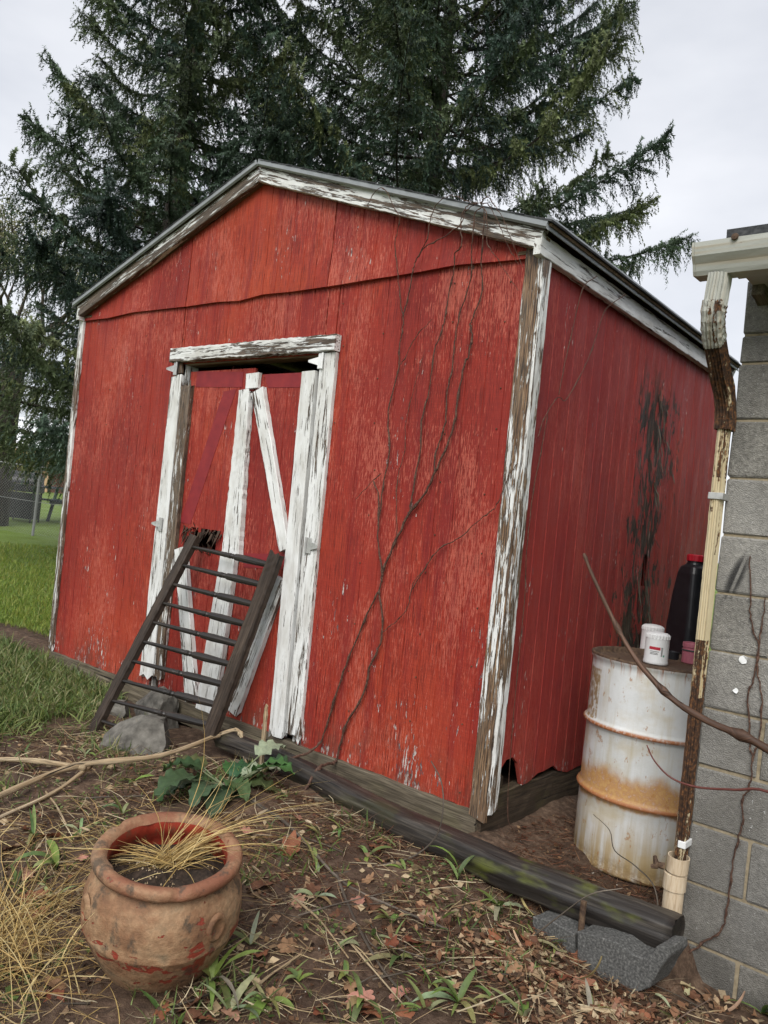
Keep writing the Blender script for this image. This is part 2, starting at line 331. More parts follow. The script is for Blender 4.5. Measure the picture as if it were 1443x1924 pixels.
def mat_drum():
    """old off-white drum: g = (height, arc, radius)"""
    t = NT('rusty_white_drum_paint'); g = t.g(); s = t.sep(g); p = t.pos()
    n = t.noise(t.map(p, (6, 6, 4)), 1, 5, 0.6); st = t.noise(t.map(g, (2.2, 26, 1)), 1, 4, 0.6); fn = t.noise(t.map(p, (60, 60, 60)), 1, 4, 0.7)
    c = t.mix(t.step(n, 0.35, 0.7), (0.50, 0.51, 0.50), (0.60, 0.615, 0.62)); c = t.mix(t.step(st, 0.44, 0.72, 0, 0.6), c, (0.40, 0.35, 0.25)); c = t.mix(t.step(t.noise(t.map(p, (3.5, 3.5, 5), (3, 1, 2)), 1, 4, 0.6), 0.48, 0.68, 0, 0.6), c, (0.44, 0.36, 0.21))
    hb = t.mth('ADD', s[0], t.mth('MULTIPLY', t.mth('SUBTRACT', n, 0.5), 0.16))
    def band(lo, hi, a): return t.mth('MULTIPLY', t.step(hb, lo - 0.015, lo + 0.01), t.step(hb, hi + 0.05, hi - 0.02, 0, a))
    rust = t.mix(t.step(fn, 0.35, 0.65), (0.33, 0.135, 0.025), (0.42, 0.235, 0.07))
    c = t.mix(t.mth('MULTIPLY', band(0.285, 0.385, 0.92), t.step(fn, 0.26, 0.50, 0.55, 1)), c, rust)
    c = t.mix(t.mth('MULTIPLY', t.step(s[0], 0.32, 0.0), t.step(st, 0.32, 0.58, 0.25, 0.95)), c, (0.33, 0.23, 0.095))
    c = t.mix(t.mth('MULTIPLY', t.step(s[0], 0.10, 0.0), t.step(fn, 0.3, 0.6, 0.2, 0.9)), c, (0.16, 0.10, 0.04))
    sp = t.step(t.noise(t.map(g, (16, 26, 1)), 1, 5, 0.68), 0.615, 0.65); c = t.mix(t.mth('MULTIPLY', sp, 0.6), c, (0.30, 0.13, 0.03))
    # rusty lips of the two rolling hoops and the chime, by radius
    hp = t.step(s[2], 0.292, 0.3005); c = t.mix(t.mth('MULTIPLY', hp, t.step(fn, 0.28, 0.55, 0.35, 1)), c, (0.30, 0.115, 0.045))
    top = t.step(s[0], 0.80, 0.87); dr = t.step(t.noise(t.map(g, (1.0, 32, 1)), 1, 4, 0.7), 0.52, 0.64); c = t.mix(t.mth('MULTIPLY', top, dr), c, (0.28, 0.10, 0.03))
    # scar of a torn label
    lab = t.mth('MULTIPLY', t.mth('MULTIPLY', t.step(s[1], 1.085, 1.092), t.step(s[1], 1.235, 1.228)), t.mth('MULTIPLY', t.step(s[0], 0.595, 0.60), t.step(s[0], 0.815, 0.81)))
    c = t.mix(t.mth('MULTIPLY', lab, t.step(t.noise(t.map(g, (40, 70, 1)), 1, 4, 0.7), 0.42, 0.52, 0.05, 0.9)), c, (0.235, 0.155, 0.065))
    return t.out(c, t.step(fn, 0.3, 0.7, 0.34, 0.6), t.mth('ADD', fn, n), 0.25, 0.004)

def mat_gutter(name, base):
    """old enamelled sheet metal; the property rust (0-1) sets how far it has rusted, g = (length, across, -)"""
    t = NT(name); g = t.g(); s = t.sep(g); n = t.noise(t.map(g, (5, 26, 26)), 1, 6, 0.65, 0.4); n2 = t.noise(t.map(g, (60, 60, 60)), 1, 4, 0.7)
    r = t.prop('rust'); r2 = t.mth('MULTIPLY', r, t.step(s[0], 0.0, 1.0, 1.0, 1.0))
    th = t.mth('SUBTRACT', 0.76, t.mth('MULTIPLY', r2, 0.42))
    m = t.step(t.mth('SUBTRACT', t.mth('ADD', t.mth('MULTIPLY', n, 0.75), t.mth('MULTIPLY', n2, 0.25)), th), 0.0, 0.03)
    rc = t.ramp(n2, [(0.34, (0.012, 0.008, 0.006)), (0.5, (0.05, 0.025, 0.014)), (0.64, (0.16, 0.07, 0.025)), (0.76, (0.30, 0.16, 0.06))])
    st = t.noise(t.map(g, (1.4, 60, 60)), 1, 3); c = t.mix(t.mth('MULTIPLY', t.step(st, 0.45, 0.7), t.mth('ADD', 0.12, t.mth('MULTIPLY', r, 0.5))), base, (0.36, 0.22, 0.07))
    return t.out(t.mix(m, c, rc), t.step(m, 0, 1, 0.42, 0.8), t.mth('ADD', n2, t.mth('MULTIPLY', m, -0.8)), 0.4, 0.002)

def mat_pot():
    t = NT('weathered_terracotta'); p = t.pos(); g = t.g(); s = t.sep(g)
    n = t.noise(t.map(p, (7, 7, 9)), 1, 6, 0.62); f = t.noise(t.map(p, (60, 60, 60)), 1, 4, 0.7); pk = t.noise(t.map(p, (13, 13, 22)), 1, 5, 0.6, 0.5)
    c = t.ramp(n, [(0.30, (0.13, 0.062, 0.034)), (0.44, (0.23, 0.122, 0.064)), (0.56, (0.33, 0.205, 0.115)), (0.70, (0.19, 0.15, 0.095))])
    c = t.mix(t.step(f, 0.35, 0.65, 0.35, 0), c, (0.09, 0.055, 0.03))
    bands = t.mth('MULTIPLY', t.step(t.mth('ABSOLUTE', t.mth('SUBTRACT', s[0], 0.145)), 0.075, 0.01), 0.115)
    pm = t.step(t.mth('ADD', pk, bands), 0.645, 0.655); c = t.mix(pm, c, (0.215, 0.038, 0.022))
    c = t.mix(t.mth('MULTIPLY', t.step(s[0], 0.305, 0.325), t.step(n, 0.34, 0.62, 0.85, 0.25)), c, (0.20, 0.075, 0.042))
    c = t.mix(t.mth('MULTIPLY', t.step(s[0], 0.07, 0.0), t.step(pk, 0.3, 0.6)), c, (0.11, 0.035, 0.02))
    blk = t.noise(t.map(p, (11, 11, 8), (4, 4, 4)), 1, 6, 0.7); c = t.mix(t.step(blk, 0.53, 0.64, 0, 0.75), c, (0.045, 0.04, 0.03))
    return t.out(c, t.step(pm, 0, 1, 0.72, 0.5), t.mth('ADD', f, t.mth('MULTIPLY', pm, -0.9)), 0.7, 0.006)

def mat_ground():
    t = NT('damp_dirt_and_lawn'); p = t.pos(); lawn = t.n('ShaderNodeAttribute', attribute_name='lawn').outputs['Fac']
    a = t.noise(t.map(p, (2.2, 2.2, 2.2)), 1, 5, 0.6); b = t.noise(t.map(p, (24, 24, 24)), 1, 6, 0.7); c2 = t.noise(t.map(p, (150, 150, 150)), 1, 3, 0.7)
    c = t.ramp(b, [(0.28, (0.028, 0.017, 0.011)), (0.5, (0.092, 0.057, 0.037)), (0.72, (0.20, 0.135, 0.092))])
    c = t.mix(t.step(a, 0.38, 0.66, 0.45, 0.0), c, (0.022, 0.012, 0.008)); c = t.mix(t.step(c2, 0.62, 0.72, 0, 0.4), c, (0.13, 0.088, 0.058))
    gl = t.noise(t.map(p, (1.1, 1.1, 1)), 1, 4, 0.6); gf = t.noise(t.map(p, (30, 30, 30)), 1, 4, 0.7)
    gc = t.ramp(gf, [(0.3, (0.045, 0.085, 0.012)), (0.5, (0.115, 0.18, 0.026)), (0.72, (0.20, 0.26, 0.048))])
    gc = t.mix(t.step(gl, 0.35, 0.7, 0.0, 0.45), gc, (0.11, 0.15, 0.02))
    lm = t.step(t.mth('ADD', lawn, t.mth('MULTIPLY', t.mth('SUBTRACT', a, 0.5), 0.5)), 0.4, 0.6)
    return t.out(t.mix(lm, c, gc), t.mth('ADD', t.step(a, 0.3, 0.7, 0.55, 0.85), 0.05), t.mth('ADD', b, t.mth('MULTIPLY', c2, 0.5)), 0.9, 0.012, spec=0.3)

def mat_leaf(name, rough=0.55, transl=0.25, spec=0.35):
    t = NT(name); p = t.pos(); n = t.noise(t.map(p, (45, 45, 45)), 1, 3, 0.6)
    c = t.mix(1.0, t.ramp(n, [(0.3, (0.72, 0.72, 0.72)), (0.7, (1.15, 1.15, 1.1))]), t.tint(), 'MULTIPLY')
    t.out(c, rough, n, 0.2, 0.002, spec=spec)
    if transl:
        tr = t.n('ShaderNodeBsdfTranslucent'); t.setin(tr.inputs['Color'], c); ms = t.n('ShaderNodeMixShader'); ms.inputs[0].default_value = transl
        t.L(t.b.outputs[0], ms.inputs[1]); t.L(tr.outputs[0], ms.inputs[2]); t.L(ms.outputs[0], t.t.nodes['Material Output'].inputs['Surface'])
    return t.m

M = {}
M['potred'] = mat_simple('chipped_red_glaze', [(0.20, 0.022, 0.012), (0.28, 0.034, 0.018), (0.12, 0.06, 0.035)], 22, 0.55, 0.4); M['paint'] = mat_paint(); M['siding'] = mat_siding(); M['block'] = mat_block(); M['drum'] = mat_drum(); M['pot'] = mat_pot(); M['ground'] = mat_ground()
M['sill'] = mat_wood('grey_sill_timber', (0.06, 0.05, 0.035), (0.14, 0.115, 0.08), (0.22, 0.19, 0.14), moss=0.35)
M['sill_side'] = mat_wood('damp_sill_timber', (0.03, 0.022, 0.015), (0.07, 0.05, 0.033), (0.13, 0.10, 0.065), moss=0.25)
M['log'] = mat_wood('wet_dark_timber', (0.010, 0.0085, 0.008), (0.032, 0.027, 0.023), (0.10, 0.086, 0.070), rough=0.5, moss=0.7, spec=0.4)
M['rail'] = mat_wood('weathered_dark_rail', (0.022, 0.015, 0.011), (0.050, 0.035, 0.026), (0.095, 0.070, 0.052), rough=0.62)
M['spindle'] = mat_wood('dark_stained_spindle', (0.008, 0.007, 0.006), (0.018, 0.015, 0.013), (0.050, 0.036, 0.027), rough=0.42, spec=0.5)
M['bare'] = mat_wood('bare_tan_wood', (0.09, 0.055, 0.03), (0.20, 0.13, 0.075), (0.33, 0.24, 0.15))
M['rotten'] = mat_wood('rotten_wood', (0.018, 0.011, 0.008), (0.06, 0.035, 0.022), (0.14, 0.09, 0.06), rough=0.85)
M['ghost'] = mat_simple('unfaded_red_paint', [(0.165, 0.014, 0.019), (0.20, 0.017, 0.021), (0.235, 0.022, 0.023)], 14, 0.6, 0.3)
M['shingle'] = mat_simple('dark_shingle', [(0.022, 0.024, 0.026), (0.045, 0.047, 0.05), (0.075, 0.077, 0.08)], 60, 0.9, 0.6)
M['drip'] = mat_simple('grey_drip_edge', [(0.22, 0.235, 0.245), (0.30, 0.315, 0.325)], 12, 0.5, 0.1, metal=0.3)
M['metal'] = mat_simple('galvanised_steel', [(0.35, 0.35, 0.34), (0.55, 0.55, 0.54)], 40, 0.45, 0.2, metal=0.5)
M['rustmetal'] = mat_simple('rusty_iron', [(0.03, 0.018, 0.012), (0.075, 0.045, 0.028), (0.13, 0.085, 0.05)], 60, 0.75, 0.5)
M['mortar'] = mat_simple('tan_mortar', [(0.16, 0.13, 0.085), (0.25, 0.205, 0.135), (0.32, 0.27, 0.19)], 40, 0.9, 0.6, use='pos')
M['gutter'] = mat_gutter('cream_gutter_enamel', (0.37, 0.378, 0.345)); M['spout'] = mat_gutter('rusty_cream_downspout', (0.48, 0.41, 0.27))
M['pvc'] = mat_simple('stained_pvc', [(0.35, 0.26, 0.17), (0.50, 0.40, 0.28), (0.56, 0.48, 0.36)], 14, 0.5, 0.1)
M['dark'] = mat_simple('dark_soil', [(0.010, 0.007, 0.005), (0.028, 0.018, 0.012), (0.06, 0.04, 0.028)], 60, 0.9, 0.9, bd=0.01)
M['stone'] = mat_simple('grey_fieldstone', [(0.045, 0.042, 0.036), (0.105, 0.098, 0.085), (0.17, 0.16, 0.14)], 16, 0.85, 0.8, bd=0.008, use='obj')
M['oldblock'] = mat_simple('damp_broken_block', [(0.03, 0.03, 0.029), (0.075, 0.075, 0.072), (0.16, 0.158, 0.15)], 130, 0.85, 0.6, bd=0.003, use='obj')
M['black'] = mat_simple('black_plastic', [(0.010, 0.011, 0.013), (0.018, 0.019, 0.022)], 25, 0.36, 0.1)
M['redcap'] = mat_simple('red_plastic', [(0.36, 0.010, 0.022), (0.45, 0.016, 0.03)], 25, 0.4, 0.05)
M['pink'] = mat_simple('faded_pink_plastic', [(0.36, 0.11, 0.15), (0.45, 0.15, 0.19)], 25, 0.45, 0.05)
M['filter'] = mat_simple('white_enamel', [(0.66, 0.67, 0.67), (0.74, 0.75, 0.75)], 25, 0.38, 0.05)
M['print_red'] = mat_simple('red_print', [(0.42, 0.02, 0.04), (0.45, 0.03, 0.05)], 25, 0.5, 0.0)
M['print_dark'] = mat_simple('dark_print', [(0.05, 0.05, 0.05), (0.07, 0.07, 0.07)], 25, 0.5, 0.0)
M['print_green'] = mat_simple('green_print', [(0.10, 0.33, 0.22), (0.12, 0.36, 0.25)], 25, 0.5, 0.0)
M['leaf'] = mat_leaf('leaf'); M['needle'] = mat_leaf('spruce_needles', 0.6, 0.12, 0.25); M['dryleaf'] = mat_leaf('dry_leaf', 0.7, 0.12, 0.25)
M['grass'] = mat_leaf('grass_blade', 0.5, 0.3); M['straw'] = mat_leaf('straw', 0.6, 0.1, 0.3)
M['bark'] = mat_wood('spruce_bark', (0.018, 0.014, 0.012), (0.040, 0.032, 0.027), (0.075, 0.062, 0.052), rough=0.9)
M['vine'] = mat_simple('vine_bark', [(0.025, 0.012, 0.009), (0.065, 0.032, 0.021), (0.15, 0.085, 0.058)], 90, 0.75, 0.4)
M['branch'] = mat_wood('brown_branch_bark', (0.035, 0.017, 0.010), (0.085, 0.043, 0.026), (0.16, 0.09, 0.06), rough=0.6)
M['redtwig'] = mat_simple('red_twig_bark', [(0.085, 0.022, 0.018), (0.13, 0.04, 0.03)], 60, 0.5, 0.2)
M['stalk'] = mat_wood('pale_dry_stalk', (0.26, 0.18, 0.10), (0.43, 0.335, 0.21), (0.58, 0.48, 0.34), rough=0.75)
M['twig'] = mat_wood('dead_twig', (0.035, 0.027, 0.02), (0.10, 0.08, 0.062), (0.22, 0.185, 0.15), rough=0.75)
M['wire'] = mat_simple('galvanised_wire', [(0.20, 0.205, 0.205), (0.28, 0.285, 0.285)], 10, 0.5, 0.0, metal=0.3)

# ================================================================== ground
CTRL = np.array([(0, -.1, -.09), (-1, -.1, -.08), (1, -.15, -.12), (1.45, -.5, -.15), (2.2, -.3, -.13), (2.7, -.28, -.095), (3.2, -.32, -.10), (3.7, -.36, -.11),
    (4.1, -.44, -.155), (4.4, -.46, -.215), (4.8, -.2, -.28), (5.5, -.5, -.30), (3.5, -1.47, -.19), (3, -2, -.20), (4.5, -1.5, -.27), (5.4, -3, -.32),
    (2, -2, -.20), (0, -2, -.12), (2.4, -1.0, -.15), (3.4, -.8, -.155), (4.2, -.9, -.21), (6, 1, -.28), (7, -3, -.32), (-2, -4, -.1), (4.1, 3, -.13), (1.5, 1.5, -.14)])
def log_y(x):
    return np.interp(x, [2.0, 2.6, 3.1, 3.6, 4.0, 4.3, 4.6], [-.15, -.15, -.19, -.225, -.265, -.24, -.205])
def gz_np(x, y):
    x = np.asarray(x, float); y = np.asarray(y, float)
    d2 = (x[..., None] - CTRL[:, 0]) ** 2 + (y[..., None] - CTRL[:, 1]) ** 2 + 0.03
    w = 1 / d2 ** 1.6; z = (w * CTRL[:, 2]).sum(-1) / w.sum(-1)
    t = (-0.906 * (x + 0.5) + 0.422 * y)
    z = z + 0.047 * np.clip(t, 0, 24) * 1.0 - 0.0 * x
    # soil held back by the landscape timber beside the shed
    k = np.clip((y - (log_y(x) - 0.02)) / 0.05, 0, 1) * np.clip((x - 3.55) / 0.1, 0, 1) * np.clip((4.6 - x) / 0.05, 0, 1)
    z = z * (1 - k) + k * (-0.085 - 0.065 * np.clip((x - 3.66) / 0.45, 0, 1))
    return z
def gz(x, y): return float(gz_np(np.array([x]), np.array([y]))[0])
def on_ground(px, py, lift=0.0):
    d = raydir(px, py); t = 0.8
    for i in range(60):
        t0 = t; P = CAM + d * t; t = (gz(P[0], P[1]) + lift - CAM[2]) / d[2]
        t = t0 + (t - t0) * 0.6
        if abs(t - t0) < 1e-4: break
    return CAM + d * t

def axis(lo, hi, f0, f1, st):
    fine = np.arange(f0, f1, st); a = []; s = st; v = f0
    while v > lo: s *= 1.22; v -= s; a.append(v)
    b = []; s = st; v = fine[-1]
    while v < hi: s *= 1.22; v += s; b.append(v)
    return np.array(a[::-1] + list(fine) + b)
gx = axis(-260, 260, 1.2, 5.3, 0.022); gy = axis(-260, 260, -2.3, 0.5, 0.022)
X, Y = np.meshgrid(gx, gy); Z = gz_np(X, Y)
nx, ny = len(gx), len(gy)
nzv = np.zeros(X.shape)
for j in range(ny):
    for i in range(nx):
        x, y = gx[i], gy[j]
        if -3 < x < 6.5 and -3.5 < y < 3:
            nzv[j, i] = mnoise.fractal(Vector((x * 3.1, y * 3.1, 0.7)), 0.9, 2.1, 6)
Z = Z + nzv * 0.022 + 0.010 * np.abs(nzv)
# hollow under the shed so that the soil does not touch the floor
inside = (X > 0.15) & (X < 3.5) & (Y > 0.15) & (Y < 2.45); Z[inside] -= 0.15
lawn = np.clip((1.25 - X - 0.25 * (Y + 0.5)) / 0.5, 0, 1)
lawn = np.where((X > 1.5), 0, lawn); lawn = np.where((Y > 4) | (X > 7) | (X < -1.2), 1, lawn)
bare = np.exp(-(((X + 0.75) / 0.75) ** 2 + ((Y - 0.2) / 0.28) ** 2)); lawn = np.clip(lawn - 1.2 * bare, 0, 1)
F = np.array([(j * nx + i, j * nx + i + 1, (j + 1) * nx + i + 1, (j + 1) * nx + i) for j in range(ny - 1) for i in range(nx - 1)])
ground = mk_np('ground', np.stack([X, Y, Z], -1).reshape(-1, 3), F, M['ground'], k=4)
a = ground.data.attributes.new('lawn', 'FLOAT', 'POINT'); a.data.foreach_set('value', lawn.astype(np.float32).ravel())
ground.data.polygons.foreach_set('use_smooth', [True] * len(F))
tag(ground, 'damp brown dirt running into green lawn', kind='structure')

# ================================================================== shed
shed = tag(empty('shed', (1.8, 1.5, -0.1)), 'weathered red wooden shed with peeling white trim and a gable front', 'shed')
shed_inv = shed.matrix_world.inverted()
def SP(o):
    """parent to the shed keeping world coordinates"""
    o.parent = shed; o.matrix_parent_inverse = Matrix.Translation(-Vector(shed.location)); return o
def sub(o, p):
    o.parent = p; o.matrix_parent_inverse = p.matrix_world.inverted() if p.parent is None else Matrix.Identity(4); return o
SW, SD = 3.66, 2.60
def lean(x, z): return x + z * (-0.046 + 0.0091 * x)
GRV = 0.1016

def siding_panel(name, x0, x1, zb, zt, place, holes=(), nz_=14, off=None, bulge=0.0, prm=None):
    """one sheet of grooved siding: x across, z up; place(x, z, out) -> world point; zb, zt are functions of x"""
    off = off if off is not None else rnd.random() * 30
    cols = []      # (x, out)
    k0 = int(math.ceil((x0 - 1e-6) / GRV)); x = x0; cols.append((x0 + 0.0025, 0.0))
    for k in range(k0, int(x1 / GRV) + 2):
        gxx = k * GRV
        if gxx - 0.006 <= x0 or gxx + 0.006 >= x1: continue
        cols += [(gxx - 0.0035, 0.0), (gxx - 0.002, -0.0035), (gxx + 0.002, -0.0035), (gxx + 0.0035, 0.0)]
        mid = gxx + GRV / 2
        if mid < x1 - 0.01: cols.append((mid, 0.0))
    cols.append((x1 - 0.0025, 0.0))
    V = []; G = []; idx = {}
    for i, (xx, o) in enumerate(cols):
        a, b = zb(xx), zt(xx)
        for j in range(nz_ + 1):
            z = a + (b - a) * j / nz_
            o2 = o + 0.004 * mnoise.noise(Vector((xx * 1.7 + off, z * 1.1, 3))) + (bulge * math.exp(-((j / nz_) / 0.22) ** 2) * (0.5 + 0.9 * abs(mnoise.noise(Vector((xx * 1.4, 4, 2))))) if bulge else 0)
            V.append(place(xx, z, o2)); G.append((z, xx + off, 0)); idx[i, j] = len(V) - 1
    F = []
    for i in range(len(cols) - 1):
        for j in range(nz_):
            xm = (cols[i][0] + cols[i + 1][0]) / 2; zm = (V[idx[i, j]][2] + V[idx[i, j + 1]][2]) / 2
            if any(h(xm, zm) for h in holes): continue
            F.append((idx[i, j], idx[i + 1, j], idx[i + 1, j + 1], idx[i, j + 1]))
    # back sheet 12 mm behind so that the panel is solid
    nV = len(V); V += [place(v2[1] - off, v2[0], -0.016) for v2 in G]; G += list(G)
    F += [tuple(nV + i for i in f[::-1]) for f in F]
    def edge(js, ii):
        out = []
        for i in ii:
            for j in js: out.append(idx[i, j])
        return out
    bot = [idx[i, 0] for i in range(len(cols))]; top = [idx[i, nz_] for i in range(len(cols))]
    lef = [idx[0, j] for j in range(nz_ + 1)]; rig = [idx[len(cols) - 1, j] for j in range(nz_ + 1)]
    for e, fl in ((bot, 1), (top, 0), (lef, 0), (rig, 1)):
        for p, q_ in zip(e[:-1], e[1:]): F.append((p, nV + p, nV + q_, q_) if fl else (p, q_, nV + q_, nV + p))
    o = SP(mk(name, V, F, M['siding'], None, G)); o['tone'] = 0.0; o['rot'] = 0.0
    for k, v in (prm or {}).items(): o[k] = v
    return o

front = lambda x, z, o: (lean(x, z), -o, z)
def rag(x, a=0.012, f=60): return a * mnoise.noise(Vector((x * f, 1.3, 7))) + a * mnoise.noise(Vector((x * f * 3.1, 4.3, 7)))
DL, DR, DT = 1.20, 2.515, 2.035
ZL = lambda x: float(np.interp(x, [0, .35, .64, .97, 1.24, 1.53, 1.73, 1.94, 2.17, 2.5, 2.78, 3.05, 3.26, 3.4, 3.66], [2.402, 2.395, 2.411, 2.403, 2.396, 2.397, 2.384, 2.401, 2.392, 2.39, 2.396, 2.397, 2.403, 2.395, 2.384]))
zt = lambda x: ZL(x) + 0.05
fb = lambda x: 0.004 + rag(x, 0.008)
siding_panel('siding_panel', 0.0, DL, fb, zt, front)
siding_panel('siding_panel', DL + 0.002, 1.22, lambda x: DT, zt, front, nz_=4)
siding_panel('siding_panel', 1.222, 2.44, lambda x: DT, zt, front, nz_=4)
siding_panel('siding_panel', 2.442, DR, lambda x: DT, zt, front, nz_=4)
siding_panel('siding_panel', DR + 0.002, SW, fb, zt, front)
RK = 0.345   # roof pitch
def roofz(x): return 3.075 - RK * abs(x - 1.835)     # underside of the rake along the front
gf = lambda x, z, o: (lean(x, z), -o - 0.010, z)
for a_, b_ in ((0.03, 1.22), (1.222, 2.44), (2.442, 3.635)):
    siding_panel('siding_panel', a_, b_, ZL, lambda x: max(ZL(x) + 0.01, roofz(x) + 0.07), gf, nz_=10, bulge=0.016)
# side wall that faces the narrow gap: bottom edge rotted away
SB = np.array([(0, .08), (.057, .108), (.071, .144), (.137, .205), (.188, .223), (.234, .202), (.262, .17), (.27, .101), (.332, .056), (.417, .095), (.455, .106), (.617, .11), (.663, .076), (.756, .061), (.9, .07), (1.3, .10), (3.1, .05)])
sb = lambda y: float(np.interp(y, SB[:, 0], SB[:, 1])) + rag(y, 0.007)
side = lambda y, z, o: (lean(SW, z) + o, y, z)
for a_, b_ in ((0.0, 1.135), (1.137, SD)):
    siding_panel('siding_panel', a_, b_, sb, lambda y: 2.44, side, nz_=26, prm={'tone': 1.0, 'rot': 1.0},
                 holes=[lambda y, z: abs(y - 1.50) < 0.035 and 0.98 < z < 1.16, lambda y, z: abs(y - 1.57) < 0.05 and 0.62 < z < 0.75])
leftw = lambda y, z, o: (lean(0, z) - o, SD - y, z)
for a_, b_ in ((0.0, 1.22), (1.222, SD)):
    siding_panel('siding_panel', a_, b_, lambda y: 0.0, lambda y: 2.44, leftw, nz_=6)
backw = lambda x, z, o: (lean(SW - x, z), SD + o, z)
for a_, b_ in ((0.0, 1.22), (1.222, 2.44), (2.442, SW)):
    siding_panel('siding_panel', a_, b_, lambda y: 0.0, lambda x: roofz(SW - x) + 0.07, backw, nz_=6)
# floor, sills
mb = MB(); box(mb, (0.04, 0.03, 0.02), (3.62, SD - 0.03, 0.06)); SP(mb.build('floor_deck', M['rotten']))
mb = MB(); plank(mb, (-0.01, 0.03, -0.055), (3.64, 0.03, -0.055), 0.125, 0.125, 0.05, (0, 0, 1), (0, -1, 0), nseg=60, wob=0.003, rag1=0.01); SP(mb.build('sill_beam', M['sill']))
mb = MB(); plank(mb, (3.61, 0.0, -0.02), (3.61, SD, -0.02), 0.19, 0.19, 0.045, (0, 0, 1), (1, 0, 0), nseg=50, wob=0.004); SP(mb.build('sill_beam', M['sill_side']))
mb = MB(); plank(mb, (0.05, 0.0, -0.05), (0.05, SD, -0.05), 0.12, 0.12, 0.05, (0, 0, 1), (-1, 0, 0), nseg=20); SP(mb.build('sill_beam', M['sill']))
mb = MB(); box(mb, (3.46, 0.10, -0.14), (3.62, 0.22, 0.14), 0.02, 0.006); SP(mb.build('floor_joist', M['sill_side']))

def board(name, q, y, t, peel=0.3, warm=0.0, parent=None, mat='paint', **kw):
    mb = MB(); quad_board(mb, q, y, t, **kw); o = mb.build(name, M[mat]); o['peel'] = peel; o['warm'] = warm
    if parent is None: SP(o)
    else: o.parent = parent; o.matrix_parent_inverse = parent.matrix_parent_inverse.copy() if False else Matrix.Identity(4)
    return o

# corner boards
board('corner_board', [(3.577, 2.45), (3.653, 2.43), (3.680, -0.03), (3.603, -0.02)], -0.002, 0.020, 0.62, 0.9, nseg=40, wob=0.003, rag0=0.03)
mb = MB(); plank(mb, (3.675, 0.024, 0.0), (3.645, 0.024, 2.42), 0.062, 0.070, 0.020, (0, 1, 0), (1, 0, 0), nseg=40, wob=0.003, rag0=0.05)
o = SP(mb.build('corner_board', M['paint'])); o['peel'] = 0.45; o['warm'] = 0.7
board('corner_board', [(-0.145, 2.44), (-0.092, 2.44), (0.020, 0.01), (-0.035, 0.0)], -0.002, 0.020, 0.55, 0.35, nseg=40, wob=0.004, rag0=0.03)
mb = MB(); plank(mb, (-0.012, 0.05, 0.0), (-0.125, 0.05, 2.43), 0.09, 0.09, 0.02, (0, 1, 0), (-1, 0, 0), nseg=30, wob=0.003)
o = SP(mb.build('corner_board', M['paint'])); o['peel'] = 0.6; o['warm'] = 0.4
for xx in (0.03, 3.62):
    mb = MB(); plank(mb, (lean(xx, 0), SD + 0.016, 0.0), (lean(xx, 2.4), SD + 0.016, 2.4), 0.09, 0.09, 0.02, (1, 0, 0), (0, 1, 0), nseg=10)
    o = SP(mb.build('corner_board', M['paint'])); o['peel'] = 0.4; o['warm'] = 0.2

# roof: rakes, fascias, deck, shingle courses, drip edge
OY = -0.062
AP = np.array([1.765, OY, 3.055 + 0.048]); RE = np.array([3.668, OY, 2.408 + 0.042]); LE = np.array([-0.115, OY, 2.445 + 0.02])
def rake(A, B, y0, peel, wdt=0.092, warm=0.1):
    mb = MB(); A = np.array([A[0], y0, A[2]]); B = np.array([B[0], y0, B[2]]); d = (B - A) / np.linalg.norm(B - A); w = np.cross(d, [0, 1, 0]); w = w if w[2] > 0 else -w
    plank(mb, A, B, wdt, wdt, 0.036, w, (0, -1, 0), nseg=60, wob=0.002); o = SP(mb.build('rake_board', M['paint'])); o['peel'] = peel; o['warm'] = warm; return o
rake(LE, AP, -0.026, 0.60); rake(AP, RE, -0.026, 0.50, warm=0.25)
for s_ in ((LE, AP), (AP, RE)): rake(s_[0], s_[1], SD + 0.040, 0.4)
for (A, B) in ((LE, AP), (AP, RE)):     # soffit strip behind the rake
    mb = MB(); A2 = A + [0, 0.036, -0.012]; B2 = B + [0, 0.036, -0.012]; d = (B - A) / np.linalg.norm(B - A); w = np.cross(d, [0, 1, 0]); w = w if w[2] > 0 else -w
    plank(mb, A2, B2, 0.055, 0.055, 0.030, w, (0, 1, 0), nseg=10); SP(mb.build('lookout', M['bare']))
for xx, zc, n_, y0, pl in ((3.668, 2.447, 1, -0.062, 0.26), (-0.115, 2.462, -1, -0.062, 0.4)):
    mb = MB(); plank(mb, (xx - 0.030 * n_, y0, zc - 0.02), (xx - 0.030 * n_, SD, zc - 0.02), 0.088, 0.088, 0.034, (0, 0, 1), (n_, 0, 0), nseg=60, wob=0.003)
    o = SP(mb.build('fascia_board', M['paint'])); o['peel'] = pl; o['warm'] = 0.05
for n_, (E_, A_) in ((1, (RE, AP)), (-1, (LE, AP))):     # soffit boards under the eaves
    mb = MB(); x0 = E_[0] - 0.03 * n_; x1 = x0 - 0.10 * n_
    box(mb, (min(x0, x1), -0.02, E_[2] - 0.045), (max(x0, x1), SD + 0.02, E_[2] - 0.03)); SP(mb.build('soffit', M['bare']))
def slope_pts(n_):
    E_ = RE if n_ > 0 else LE; d = np.array([AP[0] - E_[0], 0, AP[2] - E_[2]]); L_ = np.linalg.norm(d); d /= L_; nn = np.array([-d[2] * (1 if d[0] > 0 else -1), 0, abs(d[0])])
    return E_, d, L_, nn
rf = None
